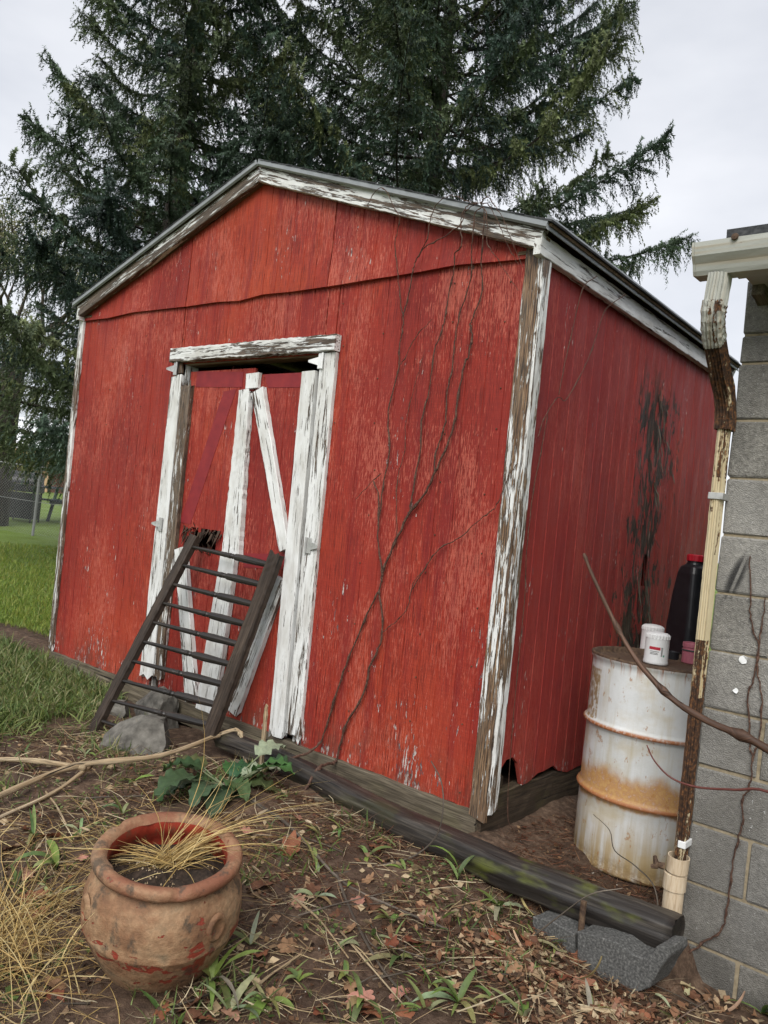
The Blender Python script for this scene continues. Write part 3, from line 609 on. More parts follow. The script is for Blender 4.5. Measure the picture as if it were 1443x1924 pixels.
for n_ in (1, -1):
    E_, d, L_, nn = slope_pts(n_); y0, y1 = -0.085, SD + 0.006
    mb = MB(); st = E_ - d * 0.03 + nn * 0.052; en = AP + nn * 0.052
    V = [np.array([p[0], yy, p[2]]) + nn * k for p in (st, en) for yy in (y0 + 0.012, y1 - 0.012) for k in (0, 0.012)]
    mb.add(V, [(0, 2, 3, 1), (4, 5, 7, 6), (0, 1, 5, 4), (2, 6, 7, 3), (1, 3, 7, 5), (0, 4, 6, 2)])
    if rf is None: rf = SP(mb.build('roof', M['bare']))
    else: SP(mb.build('roof', M['bare']))
    # overlapping shingle courses
    nc = 15
    for c_ in range(nc):
        a_ = st + d * (c_ * L_ / nc - 0.012 * (c_ == 0)); b_ = st + d * min((c_ + 1) * L_ / nc + 0.05, L_ + 0.03)
        mb = MB(); V = []; ns = 26
        for yy in np.linspace(y0 - 0.006, y1 + 0.006, ns):
            j_ = rnd.uniform(-0.003, 0.003); l_ = 0.0125 + c_ * 0.0
            V += [np.array([a_[0], yy, a_[2]]) + nn * (l_ + 0.002) - d * j_, np.array([a_[0], yy, a_[2]]) + nn * (l_ + 0.008 + abs(j_) * 0.7) - d * j_, np.array([b_[0], yy, b_[2]]) + nn * (l_ + 0.004), np.array([b_[0], yy, b_[2]]) + nn * l_]
        F = [(4 * i + k, 4 * i + (k + 1) % 4, 4 * i + 4 + (k + 1) % 4, 4 * i + 4 + k) for i in range(ns - 1) for k in range(4)] + [(0, 3, 2, 1), tuple(4 * (ns - 1) + k for k in range(4))]
        mb.add(V, F); SP(mb.build('shingle_course', M['shingle']))
    # drip edge along the rake: a bent strip of sheet metal
    for yy, s_ in ((-0.088, -1), (SD + 0.008, 1)):
        mb = MB(); a_ = E_ + nn * 0.045 - d * 0.02; b_ = AP + nn * 0.045 + d * 0.012; V = []
        prof = [(0.0, 0.026), (0.0, -0.002), (-0.010 * s_, -0.010), (-0.012 * s_, -0.004), (-0.004 * s_, 0.002), (-0.004 * s_, 0.024)]
        for p in (a_, b_):
            for (dy, dn) in prof: V.append((p[0] + nn[0] * dn, yy + dy, p[2] + nn[2] * dn))
        k = len(prof); F = [(i, (i + 1) % k, k + (i + 1) % k, k + i) for i in range(k)] + [tuple(range(k)), tuple(range(2 * k - 1, k - 1, -1))]
        mb.add(V, F); SP(mb.build('drip_edge', M['drip']))
    # drip edge along the eave
    mb = MB(); x0 = E_[0] + 0.032 * n_; zz = E_[2] + 0.03; V = []
    for yy in (-0.085, SD + 0.006):
        for (dx, dz) in ((0.004, 0.056), (0.006, -0.002), (0.014, -0.010), (0.011, -0.013), (0.002, -0.002), (0.0, 0.054)): V.append((x0 + dx * n_, yy, zz + dz))
    mb.add(V, [(i, (i + 1) % 6, 6 + (i + 1) % 6, 6 + i) for i in range(6)] + [tuple(range(6)), tuple(range(11, 5, -1))]); SP(mb.build('drip_edge', M['drip']))

# ---- doorway: casing, two door leaves with white trim, hinges
QD = {
 'header': [(1.065, 2.129), (2.505, 2.124), (2.518, 2.04), (1.083, 2.04)], 'jambL': [(1.082, 1.959), (1.186, 1.972), (1.250, 0.07), (1.119, 0.045)],
 'jambLtop': [(1.089, 2.036), (1.163, 2.033), (1.180, 1.976), (1.084, 1.966)], 'stileL': [(1.190, 1.975), (1.290, 1.90), (1.335, 0.08), (1.256, 0.06)],
 'ctrtop': [(1.795, 1.953), (1.908, 1.946), (1.908, 1.864), (1.803, 1.862)], 'ctrup': [(1.765, 1.854), (1.852, 1.860), (1.925, 0.922), (1.780, 0.903)],
 'ctrlo': [(1.767, 0.897), (1.898, 0.905), (1.875, -0.024), (1.701, -0.036)], 'diagUR': [(1.862, 1.847), (1.965, 1.851), (2.318, 0.987), (2.246, 0.974)],
 'stileR': [(2.279, 1.941), (2.380, 1.937), (2.448, 0.004), (2.345, -0.005)], 'jambR': [(2.397, 2.03), (2.508, 2.035), (2.560, 0.0), (2.462, 0.0)],
 'diagLL': [(1.310, 0.91), (1.422, 0.898), (1.700, 0.026), (1.590, 0.03)], 'diagLR': [(2.231, 0.811), (2.323, 0.838), (2.059, 0.041), (1.939, 0.042)],
 'ghostT1': [(1.300, 1.985), (1.742, 1.966), (1.744, 1.875), (1.300, 1.888)], 'ghostT2': [(1.925, 1.944), (2.262, 1.944), (2.264, 1.863), (1.975, 1.868)],
 'ghostD': [(1.582, 1.854), (1.697, 1.867), (1.41, 1.044), (1.300, 1.05)], 'ghostR': [(1.94, 0.925), (2.273, 0.961), (2.279, 0.876), (1.94, 0.845)]}
board('door_header', QD['header'], -0.002, 0.045, 0.52, 0.25, nseg=4)
SC.objects  # keep the header's grain along its length
bpy.data.objects.remove([o for o in shed.children if o.name.startswith('door_header')][0])
mb = MB(); plank(mb, (1.072, -0.002, 2.0845), (2.512, -0.002, 2.082), 0.086, 0.084, 0.045, (0, 0, 1), (0, -1, 0), nseg=50, wob=0.003, rag0=0.004)
o = SP(mb.build('door_header', M['paint'])); o['peel'] = 0.50; o['warm'] = 0.15
board('door_casing', QD['jambL'], -0.002, 0.022, 0.20, 0.0, nseg=40, rag1=0.03, rag0=0.04)
board('door_casing', QD['jambLtop'], -0.002, 0.016, 1.0, 0.6, nseg=4)
board('door_casing', QD['jambR'], -0.002, 0.024, 0.34, 0.2, nseg=40, rag0=0.07)
mb = MB(); plank(mb, (1.190, 0.045, 2.0255), (2.46, 0.045, 2.0255), 0.075, 0.075, 0.012, (0, 1, 0), (0, 0, 1), nseg=8); SP(mb.build('door_head_lining', M['bare']))
for xx, l_ in ((1.193, 1), (2.452, -1)):
    mb = MB(); plank(mb, (xx + 0.03, 0.05, 0.0), (xx, 0.05, 2.03), 0.09, 0.09, 0.014, (0, 1, 0), (-l_, 0, 0), nseg=12); o = SP(mb.build('door_jamb', M['paint'])); o['peel'] = 0.5; o['warm'] = 0.3
# door leaves
DY = 0.012
def hole_fn(x, z):
    c = mnoise.noise(Vector((x * 21, z * 21, 5))) * 0.028
    return 0.905 + c < z < 1.02 + c * 1.6 and 1.47 < x + z * 0.03 < 1.70 + c
def leaf(x0, x1, z0, z1, holes, off):
    cols = []; x = x0; V = []; G = []; idx = {}
    xs = sorted(set([x0, x1] + [k * GRV + d_ for k in range(int(x0 / GRV), int(x1 / GRV) + 2) for d_ in (-0.0035, -0.002, 0.002, 0.0035, 0.025, 0.05, 0.075) if x0 < k * GRV + d_ < x1]))
    zs = np.concatenate([np.linspace(z0, 0.86, 8), np.linspace(0.88, 1.06, 13), np.linspace(1.1, z1, 9)])
    for i, xx in enumerate(xs):
        fr = abs(((xx + GRV / 2) % GRV) - GRV / 2); o_ = -0.0035 if fr < 0.0025 else 0
        for j, z in enumerate(zs):
            V.append((xx + (2.0 - z) * 0.02, DY - o_, z)); G.append((z, xx + off, 0)); idx[i, j] = len(V) - 1
    F = []
    for i in range(len(xs) - 1):
        for j in range(len(zs) - 1):
            if holes and hole_fn((xs[i] + xs[i + 1]) / 2 + 0.02, (zs[j] + zs[j + 1]) / 2): continue
            F.append((idx[i, j], idx[i + 1, j], idx[i + 1, j + 1], idx[i, j + 1]))
    n = len(V); V += [(v[0], v[1] + 0.016 if v[1] == DY else v[1] + 0.0125, v[2]) for v in V]; G += G[:]
    F += [tuple(n + q_ for q_ in f[::-1]) for f in F]
    for e, fl in (([idx[i, 0] for i in range(len(xs))], 1), ([idx[i, len(zs) - 1] for i in range(len(xs))], 0), ([idx[0, j] for j in range(len(zs))], 0), ([idx[len(xs) - 1, j] for j in range(len(zs))], 1)):
        for p, q_ in zip(e[:-1], e[1:]): F.append((p, n + p, n + q_, q_) if fl else (p, q_, n + q_, n + p))
    o = SP(mk('door', V, F, M['siding'], None, G)); o['tone'] = 0.12; o['rot'] = 0.0; return o
doorL = leaf(1.235, 1.845, -0.02, 1.985, True, 3.3); doorR = leaf(1.86, 2.385, -0.01, 1.945, False, 11.7)
def ghost(q, par):
    mb = MB(); tl, tr, br, bl = q; V = [(p[0], DY - 0.0022, p[1]) for p in (tl, tr, br, bl)] + [(p[0], DY + 0.001, p[1]) for p in (tl, tr, br, bl)]
    mb.add(V, [(0, 3, 2, 1), (4, 5, 6, 7), (0, 1, 5, 4), (1, 2, 6, 5), (2, 3, 7, 6), (3, 0, 4, 7)]); sub(mb.build('bare_strip', M['ghost']), par)
for k in ('ghostT1', 'ghostD'): ghost(QD[k], doorL)
for k in ('ghostT2', 'ghostR'): ghost(QD[k], doorR)
board('stile', QD['stileL'], DY - 0.003, 0.030, 0.62, 0.35, doorL, nseg=40, wob=0.003, rag1=0.10, rag0=0.03)
board('stile', QD['ctrtop'], DY - 0.003, 0.024, 0.20, 0.0, doorL, nseg=4)
board('stile', QD['ctrup'], DY - 0.003, 0.036, 0.32, 0.1, doorL, nseg=36, wob=0.003, rag1=0.03)
board('stile', QD['ctrlo'], DY - 0.003, 0.034, 0.16, 0.0, doorL, nseg=30, rag0=0.05)
board('brace', QD['diagLL'], DY - 0.003, 0.030, 0.22, 0.0, doorL, nseg=26, rag1=0.03)
board('brace', QD['diagUR'], DY - 0.003, 0.030, 0.24, 0.0, doorR, nseg=26, wob=0.002)
board('stile', QD['stileR'], DY - 0.003, 0.046, 0.22, 0.1, doorR, nseg=40, rag0=0.05)
board('brace', QD['diagLR'], DY - 0.003, 0.030, 0.30, 0.2, doorR, nseg=26, rag0=0.10)
def hinge(x, z, s_, par, mat='filter'):
    h = MB(); box(h, (x - 0.016, -0.034, z - 0.042), (x + 0.016, -0.0265, z + 0.042), 0.003)
    V = [(x - 0.012 * s_, -0.033, z + 0.022), (x - 0.012 * s_, -0.033, z - 0.022), (x - 0.075 * s_, -0.044, z - 0.006), (x - 0.075 * s_, -0.044, z + 0.006)]
    V += [(a, b + 0.003, c) for a, b, c in V]; h.add(V, [(0, 1, 2, 3), (7, 6, 5, 4), (0, 4, 5, 1), (1, 5, 6, 2), (2, 6, 7, 3), (3, 7, 4, 0)])
    tube(h, [(x + 0.02 * s_, -0.036, z - 0.042), (x + 0.02 * s_, -0.036, z + 0.042)], [0.006, 0.006], 8)
    o = h.build('hinge', M[mat]); SP(o); return o
hinge(2.405, 1.990, 1, doorR); hinge(2.478, 1.023, -1, doorR, 'metal'); hinge(1.125, 2.0, 1, doorL, 'metal'); hinge(1.16, 1.02, 1, doorL, 'metal')
# splinters round the hole and along the rotten tear on the side wall
mb = MB()
for i in range(60):
    x = rnd.uniform(1.34, 1.72); z = 1.02 + rnd.uniform(-0.02, 0.02) if i % 3 else 0.90 + rnd.uniform(-0.02, 0.01); l = rnd.uniform(0.02, 0.09) * (-1 if i % 3 else 0.6); w = rnd.uniform(0.003, 0.010); o_ = rnd.uniform(0.002, 0.02)
    if x < 1.46: z = rnd.uniform(0.93, 1.04)
    V = [(x - w, DY - 0.004, z), (x + w, DY - 0.004, z), (x + w * 0.6, DY - 0.006 - o_, z + l * 0.6), (x + rnd.uniform(-.01, .01), DY - 0.006 - o_ * 1.6, z + l), (x, DY + 0.004, z), (x, DY + 0.002 - o_, z + l * 0.6)]
    mb.add(V, [(0, 1, 2, 3), (4, 1, 2, 5), (0, 4, 5, 3), (5, 2, 3)], [(z, x, 0)] * 6)
o = mb.build('splinters', M['rotten']); sub(o, doorL); o['kind'] = 'stuff'
for cnt_, mt_ in ((45, 'rotten'), (40, 'sill')):
    mb = MB()
    for i in range(cnt_):
        z = rnd.uniform(0.45, 2.15); yc = 1.52 + 0.13 * mnoise.noise(Vector((z * 1.9, 2, 0))); y = yc + rnd.gauss(0, 0.07 + 0.06 * math.sin(z * 3) ** 2); l = -rnd.uniform(0.04, 0.16); w = rnd.uniform(0.003, 0.011); o_ = rnd.uniform(0.004, 0.030)
        xw = lean(SW, z) + 0.003; q = rnd.uniform(-.015, .015)
        V = [(xw, y - w, z), (xw, y + w, z), (xw + o_ * 0.7, y + w + q, z + l * 0.6), (xw + o_ * 0.7, y - w + q, z + l * 0.6), (xw + o_ * rnd.uniform(0.3, 1.5), y + q * 2, z + l), (xw - 0.006, y, z)]
        mb.add(V, [(0, 3, 2, 1), (3, 4, 2), (5, 0, 1)], [(v[2], v[1] * 1.0 + i, 0) for v in V])
    o = SP(mb.build('torn_fibres', M[mt_])); o['kind'] = 'stuff'

# nail heads in the siding
mb = MB(); rn_ = random.Random(4)
for sx in (0.05, 0.41, 0.81, 1.19, 2.56, 2.85, 3.25, 3.52):
    z = 0.06
    while z < 2.38:
        x = sx + rn_.uniform(-0.02, 0.02); c_ = (lean(x, z), -0.0035, z); r_ = 0.0038; n = 7
        mb.add([(c_[0] + r_ * math.cos(2 * math.pi * k / n), -0.002, z + r_ * math.sin(2 * math.pi * k / n)) for k in range(n)] + [(c_[0] + r_ * 0.7 * math.cos(2 * math.pi * k / n), -0.0055, z + r_ * 0.7 * math.sin(2 * math.pi * k / n)) for k in range(n)], [(k, (k + 1) % n, n + (k + 1) % n, n + k) for k in range(n)] + [tuple(range(n, 2 * n))]); z += rn_.uniform(0.17, 0.30)
o = SP(mb.build('nail_heads', M['rustmetal'])); o['kind'] = 'stuff'

# ================================================================== block building on the right
bld = tag(empty('block_building', (6.0, 1.5, -0.4)), 'grey concrete block building with a cream gutter at its eave', 'building')
BI = Matrix.Translation(-Vector(bld.location))
def BP(o): o.parent = bld; o.matrix_parent_inverse = BI.copy(); return o
BX0, BY0, BX1, BY1 = 4.513, -0.032, 7.9, 3.4
ZC = [1.6802 - 0.2032 * k for k in range(11)][::-1] + [1.8834, 1.985, 2.19]     # bed joints, bottom to top
mb = MB(); box(mb, (BX0 + 0.006, BY0 + 0.006, -0.45), (BX1, BY1, 2.185)); core = BP(mb.build('wall_core', M['mortar']))
bmeshes = {}
def block_mesh(L_, H_):
    key = (round(L_, 4), round(H_, 4))
    if key not in bmeshes:
        bmeshes[key] = []
        for v in range(3):
            bm = bmesh.new(); bmesh.ops.create_cube(bm, size=1)
            for q in bm.verts: q.co = Vector((q.co.x * L_, q.co.y * 0.10, q.co.z * H_))
            bmesh.ops.bevel(bm, geom=bm.edges[:], offset=0.005, segments=1, affect='EDGES')
            for q in bm.verts: q.co += Vector([rnd.uniform(-0.0026, 0.0026) for _ in range(3)])
            me = bpy.data.meshes.new('concrete_block'); bm.to_mesh(me); bm.free(); me.materials.append(M['block']); bmeshes[key].append(me)
    return rnd.choice(bmeshes[key])
J = 0.0095
def lay(x0, x1, half, zlo, zhi, face):
    x = x0; first = True; H_ = zhi - zlo - J
    while x < x1 - 0.05:
        L_ = (0.2032 if half else 0.4064) if first else 0.4064; first = False; L_ = min(L_, x1 - x)
        me = block_mesh(L_ - J, H_); o = bpy.data.objects.new('concrete_block', me); COL.objects.link(o)
        if face == 'front': o.location = (x + L_ / 2 - (J / 2 if x > x0 else J / 2), BY0 + 0.05, (zlo + zhi) / 2)
        else: o.location = (BX0 + 0.05, x + L_ / 2, (zlo + zhi) / 2); o.rotation_euler = (0, 0, R(90))
        BP(o); x += L_
for i in range(len(ZC) - 1):
    half = (i % 2 == 0)     # course between -0.148 and 0.055 starts with a half block and so on upward
    lay(BX0, BX0 + 2.85, half, ZC[i], ZC[i + 1], 'front')
    lay(BY0 + 0.115, BY0 + 2.6, not half, ZC[i], ZC[i + 1], 'side')
# eave: soffit, fascia, roof slab, gutter
mb = MB(); box(mb, (4.555, -0.235, 2.135), (BX1 + .1, BY0 + 0.0, 2.155)); BP(mb.build('soffit', M['gutter']))['rust'] = 0.1
mb = MB(); box(mb, (4.545, -0.255, 2.12), (BX1 + .1, -0.238, 2.255)); BP(mb.build('fascia', M['gutter']))['rust'] = 0.1
mb = MB(); plank(mb, (4.575, -0.12, 2.10), (4.575, -0.02, 2.085), 0.04, 0.04, 0.05, (1, 0, 0), (0, 0, 1), nseg=3); BP(mb.build('lookout', M['sill']))
mb = MB()
V = []
for x in (4.505, BX1 + .15):
    for (y, z) in ((-0.285, 2.262), (-0.285, 2.276), (1.7, 2.80), (3.7, 2.25), (3.7, 2.235), (1.7, 2.785)): V.append((x, y, z))
mb.add(V, [(i, (i + 1) % 6, 6 + (i + 1) % 6, 6 + i) for i in range(6)] + [(0, 5, 4, 3, 2, 1), tuple(range(6, 12))]); roofb = BP(mb.build('roof', M['shingle']))
mb = MB(); box(mb, (4.508, -0.292, 2.238), (BX1 + .15, -0.285, 2.264)); BP(mb.build('shingle_edge', M['shingle']))
def gable(x):
    return [(x, BY0, 2.185), (x, 1.7, 2.78), (x, BY1, 2.185)]
mb = MB(); mb.add(gable(4.53) + gable(4.62), [(0, 1, 2), (5, 4, 3), (0, 3, 4, 1), (1, 4, 5, 2), (0, 2, 5, 3)]); BP(mb.build('gable_wall', M['block']))
def sweep_x(prof, x0, x1, nseg, off=0.0, dent=0.0):
    V = []; G = []; k = len(prof)
    per = [0]
    for i in range(1, k): per.append(per[-1] + math.dist(prof[i], prof[i - 1]))
    for i in range(nseg + 1):
        x = x0 + (x1 - x0) * i / nseg
        for j, (y, z) in enumerate(prof): V.append((x, y + rnd.uniform(-dent, dent), z + rnd.uniform(-dent, dent))); G.append((x + off, per[j], 0))
    F = [(i * k + j, i * k + (j + 1) % k, (i + 1) * k + (j + 1) % k, (i + 1) * k + j) for i in range(nseg) for j in range(k)]
    return V, F, G
GP = [(-0.256, 2.222), (-0.256, 2.118), (-0.322, 2.116), (-0.330, 2.128), (-0.338, 2.150), (-0.356, 2.172), (-0.362, 2.200), (-0.362, 2.216), (-0.352, 2.220), (-0.350, 2.214), (-0.356, 2.208), (-0.354, 2.198), (-0.347, 2.174), (-0.330, 2.152), (-0.320, 2.124), (-0.262, 2.124), (-0.262, 2.222)]
V, F, G = sweep_x(GP, 4.432, BX1 + .1, 30, 0, 0.0008); mb = MB(); mb.add(V, F, G)
gut = BP(mb.build('gutter', M['gutter'])); gut['rust'] = 0.34
mb = MB(); k = 9; cap = GP[:9]; V = [(x, y, z) for x in (4.424, 4.4315) for (y, z) in [(y - 0.002 if y < -.3 else y, z) for (y, z) in cap]]
mb.add(V, [tuple(range(8, -1, -1)), tuple(range(9, 18))] + [(i, (i + 1) % 9, 9 + (i + 1) % 9, 9 + i) for i in range(9)], [(v[0] * 3, v[1] + v[2], 0) for v in V]); e = mb.build('end_cap', M['gutter']); e['rust'] = 0.35; sub(e, gut); e.matrix_parent_inverse = Matrix.Identity(4)
mb = MB(); lathe(mb, [(0.0, 0), (0.009, 0.001), (0.012, 0.006), (0.010, 0.010), (0.0, 0.012)], 10, cap0=False); o = BP(mb.build('gutter_spike', M['rustmetal'])); o.location = (4.56, -0.362, 2.215); o.rotation_euler = (R(90), 0, 0)
mb = MB(); V, F, G = sweep_x([(y - 0.003, z) for y, z in GP[2:9]], 4.70, 4.712, 1); mb.add(V, F, G); o = mb.build('seam', M['gutter']); o['rust'] = 0.5; sub(o, gut); o.matrix_parent_inverse = Matrix.Identity(4)

# downspout: corrugated rectangular pipe, an elbow back to the wall, then straight down into the drain
def spout(path, w, d, n_=5, amp=0.0035, rustfn=None, dent=0.0, crimp=0.0):
    """path: list of (point, axis-up vector for depth); cross-section fluted rectangle"""
    prof = []
    for s_ in range(4):
        for k in range(n_ * 2):
            t = (k + 0.5) / (n_ * 2) * 2 - 1; fl = amp * (1 if k % 2 else -0.6)
            prof.append([(t * w / 2, -d / 2 - fl), (w / 2 + fl, t * d / 2), (-t * w / 2, d / 2 + fl), (-w / 2 - fl, -t * d / 2)][s_])
    K = len(prof); V = []; G = []; al = 0
    P = [np.asarray(p, float) for p in path]
    for i, p in enumerate(P):
        t = P[min(i + 1, len(P) - 1)] - P[max(i - 1, 0)]; t /= np.linalg.norm(t); u = np.array([1.0, 0, 0]); u -= t * (u @ t); u /= np.linalg.norm(u); v = np.cross(u, t); v = v if v[1] > 0 else -v
        if i: al += np.linalg.norm(P[i] - P[i - 1])
        cr_ = 1 + (crimp if i % 2 else 0)
        for j, (a, b) in enumerate(prof):
            V.append(p + (u * a + v * b) * cr_ + np.array([rnd.uniform(-dent, dent) for _ in range(3)])); G.append((al, j * 0.006, 0))
    F = [(i * K + j, i * K + (j + 1) % K, (i + 1) * K + (j + 1) % K, (i + 1) * K + j) for i in range(len(P) - 1) for j in range(K)]
    return V, F, G
def lin(a, b, n): return [np.asarray(a, float) + (np.asarray(b, float) - np.asarray(a, float)) * i / n for i in range(n + 1)]
DX = 4.495
V, F, G = spout(lin((DX + .010, -0.300, 2.118), (DX + .004, -0.303, 2.02), 4), 0.052, 0.066, dent=0.001); mb = MB(); mb.add(V, F, G); ds = BP(mb.build('downspout_outlet', M['gutter'])); ds['rust'] = 0.28
elb = catmull([(DX + .003, -0.303, 2.03), (DX, -0.298, 1.985), (DX - .004, -0.27, 1.945), (DX - .006, -0.235, 1.91)], 4)
V, F, G = spout(elb, 0.054, 0.068, dent=0.002, crimp=0.05); mb = MB(); mb.add(V, F, G); o = BP(mb.build('downspout_elbow', M['gutter'])); o['rust'] = 0.62
low_ = catmull([(DX - .006, -0.238, 1.915), (DX - .004, -0.16, 1.83), (DX, -0.095, 1.755), (DX + .002, -0.072, 1.69), (DX + .002, -0.070, 1.64)], 4)
V, F, G = spout(low_, 0.050, 0.062, dent=0.0012); mb = MB(); mb.add(V, F, G); o = BP(mb.build('downspout_elbow', M['spout'])); o['rust'] = 0.88
for (za, zb_, rs) in ((1.655, 1.47, 0.70), (1.47, 1.20, 0.52), (1.20, 0.90, 0.34), (0.90, 0.70, 0.74), (0.70, 0.30, 1.0), (0.30, 0.12, 0.80)):
    V, F, G = spout(lin((DX + .002 + (1.655 - za) * 0.004, -0.070, za), (DX + .002 + (1.655 - zb_) * 0.004, -0.070, zb_), 14), 0.031, 0.046, n_=4, amp=0.0022, dent=0.0006); mb = MB()
    mb.add(V, F, [(g_[0] + (1.7 - za), g_[1], g_[2]) for g_ in G]); o = BP(mb.build('downspout_length', M['spout'])); o['rust'] = rs
for zz, m_ in ((1.405, 'metal'), (0.192, 'filter')):
    mb = MB(); box(mb, (DX - 0.021 + (0.024 if m_ == 'filter' else 0), -0.099, zz - 0.012), (DX + 0.030, -0.0325, zz + 0.012), 0.002); BP(mb.build('downspout_strap', M[m_]))
# drain pipe standing in the ground
mb = MB(); lathe(mb, [(0.034, -0.30), (0.034, 0.03), (0.0385, 0.032), (0.0385, 0.085), (0.035, 0.087), (0.035, 0.090)], 28, cap0=True)
dp = mb.build('drain_pipe', M['pvc'], smooth=False); dp.location = (4.497, -0.082, 0.0); tag(dp, 'stained cream plastic drain pipe under the rusty downspout', 'pipe')
mb = MB(); lathe(mb, [(0.0355, 0.096), (0.0365, 0.096), (0.0365, 0.150), (0.033, 0.150), (0.033, 0.096)], 28, cap0=False); o = mb.build('collar', M['pvc'], dp); o.rotation_euler = (0.05, 0.05, 0)
mb = MB(); tube(mb, [(-0.037, -0.015, 0.10), (-0.060, -0.03, 0.105), (-0.066, -0.03, 0.13)], [0.009, 0.009, 0.006], 6, wob=0.3); tube(mb, [(-0.055, -0.03, 0.10), (-0.074, -0.04, 0.092)], [0.008, 0.006], 6, wob=0.3); mb.build('bracket', M['rustmetal'], dp)
for x, z, s_ in ((4.628, 0.852, 0.018), (4.616, 0.743, 0.010)):
    mb = MB(); pts = [(s_ * (0.6 + 0.5 * rnd.random()) * math.cos(a_), s_ * (0.6 + 0.5 * rnd.random()) * math.sin(a_)) for a_ in np.linspace(0, 2 * math.pi, 9)[:-1]]
    V = [(x + a_, BY0 - 0.002 - 0.006 * rnd.random(), z + b_) for a_, b_ in pts] + [(x + a_, BY0 + 0.002, z + b_) for a_, b_ in pts]
    mb.add(V, [tuple(range(7, -1, -1)), tuple(range(8, 16))] + [(i, (i + 1) % 8, 8 + (i + 1) % 8, 8 + i) for i in range(8)]); BP(mb.build('paint_fleck', M['filter']))

# ================================================================== drum and what stands on it
dr = tag(empty('steel_drum', (4.138, 0.55, -0.150)), 'rust-streaked white steel drum standing between the shed and the block building', 'drum')
H_ = 0.87; r0 = 0.286
prof = [(0.278, 0.0), (0.290, 0.002), (0.291, 0.014), (0.285, 0.020)]
def hoop(z): return [(r0, z - 0.024), (r0 + 0.004, z - 0.014), (r0 + 0.013, z - 0.006), (r0 + 0.016, z), (r0 + 0.013, z + 0.006), (r0 + 0.004, z + 0.014), (r0, z + 0.024)]
prof += [(r0, 0.05), (r0, 0.15), (r0, 0.22)] + hoop(0.30) + [(r0, 0.40), (r0, 0.50)] + hoop(0.585) + [(r0, 0.68), (r0, 0.76), (r0, 0.83), (r0, 0.852), (0.2915, 0.858), (0.2945, 0.868)]
mb = MB(); lathe(mb, prof, 72, wob=0.006, seed=3); b = mb.build('body', M['drum'], dr, smooth=True)
mb = MB(); lathe(mb, [(0.2945, 0.868), (0.2945, 0.876), (0.288, 0.879), (0.281, 0.876), (0.279, 0.858), (0.272, 0.852), (0.15, 0.850), (0.0, 0.849)], 72, cap0=False); mb.build('lid', M['rustmetal'], dr, smooth=True)
mb = MB(); lathe(mb, [(0.032, 0.850), (0.032, 0.862), (0.026, 0.864), (0.0, 0.864)], 20, cx=-0.17, cy=-0.12, cap0=False); mb.build('bung', M['rustmetal'], dr)
ZT = -0.150 + 0.850
def from_px(px, py, z):
    d = raydir(px, py); t = (z - CAM[2]) / d[2]; return CAM + d * t
def oil_filter(loc, rz, label):
    e = tag(empty('oil_filter', loc), label, 'oil filter', 'oil filters on the drum'); e.rotation_euler = (0, 0, rz); e.scale = (1.1, 1.1, 1.08)
    mb = MB(); lathe(mb, [(0.047, 0.0), (0.049, 0.004), (0.048, 0.012), (0.0465, 0.016), (0.0465, 0.100)], 48); mb.build('can', M['filter'], e, smooth=True)
    mb = MB(); V = []; n = 96
    for (r_, z, fl) in ((0.0465, 0.100, 0), (0.0470, 0.104, 0.0), (0.0462, 0.106, 0.0022), (0.0455, 0.118, 0.0022), (0.0430, 0.122, 0.001), (0.036, 0.127, 0), (0.018, 0.130, 0), (0.001, 0.131, 0)):
        for k in range(n):
            rr = r_ + (fl if k % 4 < 2 else 0); V.append((rr * math.cos(2 * math.pi * k / n), rr * math.sin(2 * math.pi * k / n), z))
    mb.add(V, [(i * n + k, i * n + (k + 1) % n, (i + 1) * n + (k + 1) % n, (i + 1) * n + k) for i in range(7) for k in range(n)]); mb.build('fluted_end', M['filter'], e)
    def patch(a0, a1, z0, z1, m_, nm):
        mb = MB(); V = []
        for i in range(9):
            a = R(a0 + (a1 - a0) * i / 8)
            for z in (z0, z1): V.append((0.0468 * math.cos(a), 0.0468 * math.sin(a), z))
        mb.add(V, [(2 * i, 2 * i + 2, 2 * i + 3, 2 * i + 1) for i in range(8)]); mb.build(nm, M[m_], e)
    patch(-28, 26, 0.060, 0.072, 'print_red', 'red_band')
    for z in (0.052, 0.046, 0.041): patch(-22, 14 + rnd.randint(0, 8), z, z + 0.0022, 'print_dark', 'print_line')
    patch(30, 38, 0.036, 0.072, 'metal', 'grey_band'); patch(42, 50, 0.034, 0.042, 'print_green', 'green_mark')
    return e
va = math.atan2(CAM[1] - 0.3, CAM[0] - 4.2)
P1 = from_px(1231, 1247, ZT); P2 = from_px(1219, 1228, ZT)
oil_filter((P1[0], P1[1], ZT + 0.001), va - 0.15, 'white oil filter with a red printed label, nearer the drum rim')
oil_filter((P2[0], P2[1] + 0.02, ZT + 0.001), va + 1.9, 'white oil filter half hidden behind the other filter on the drum')
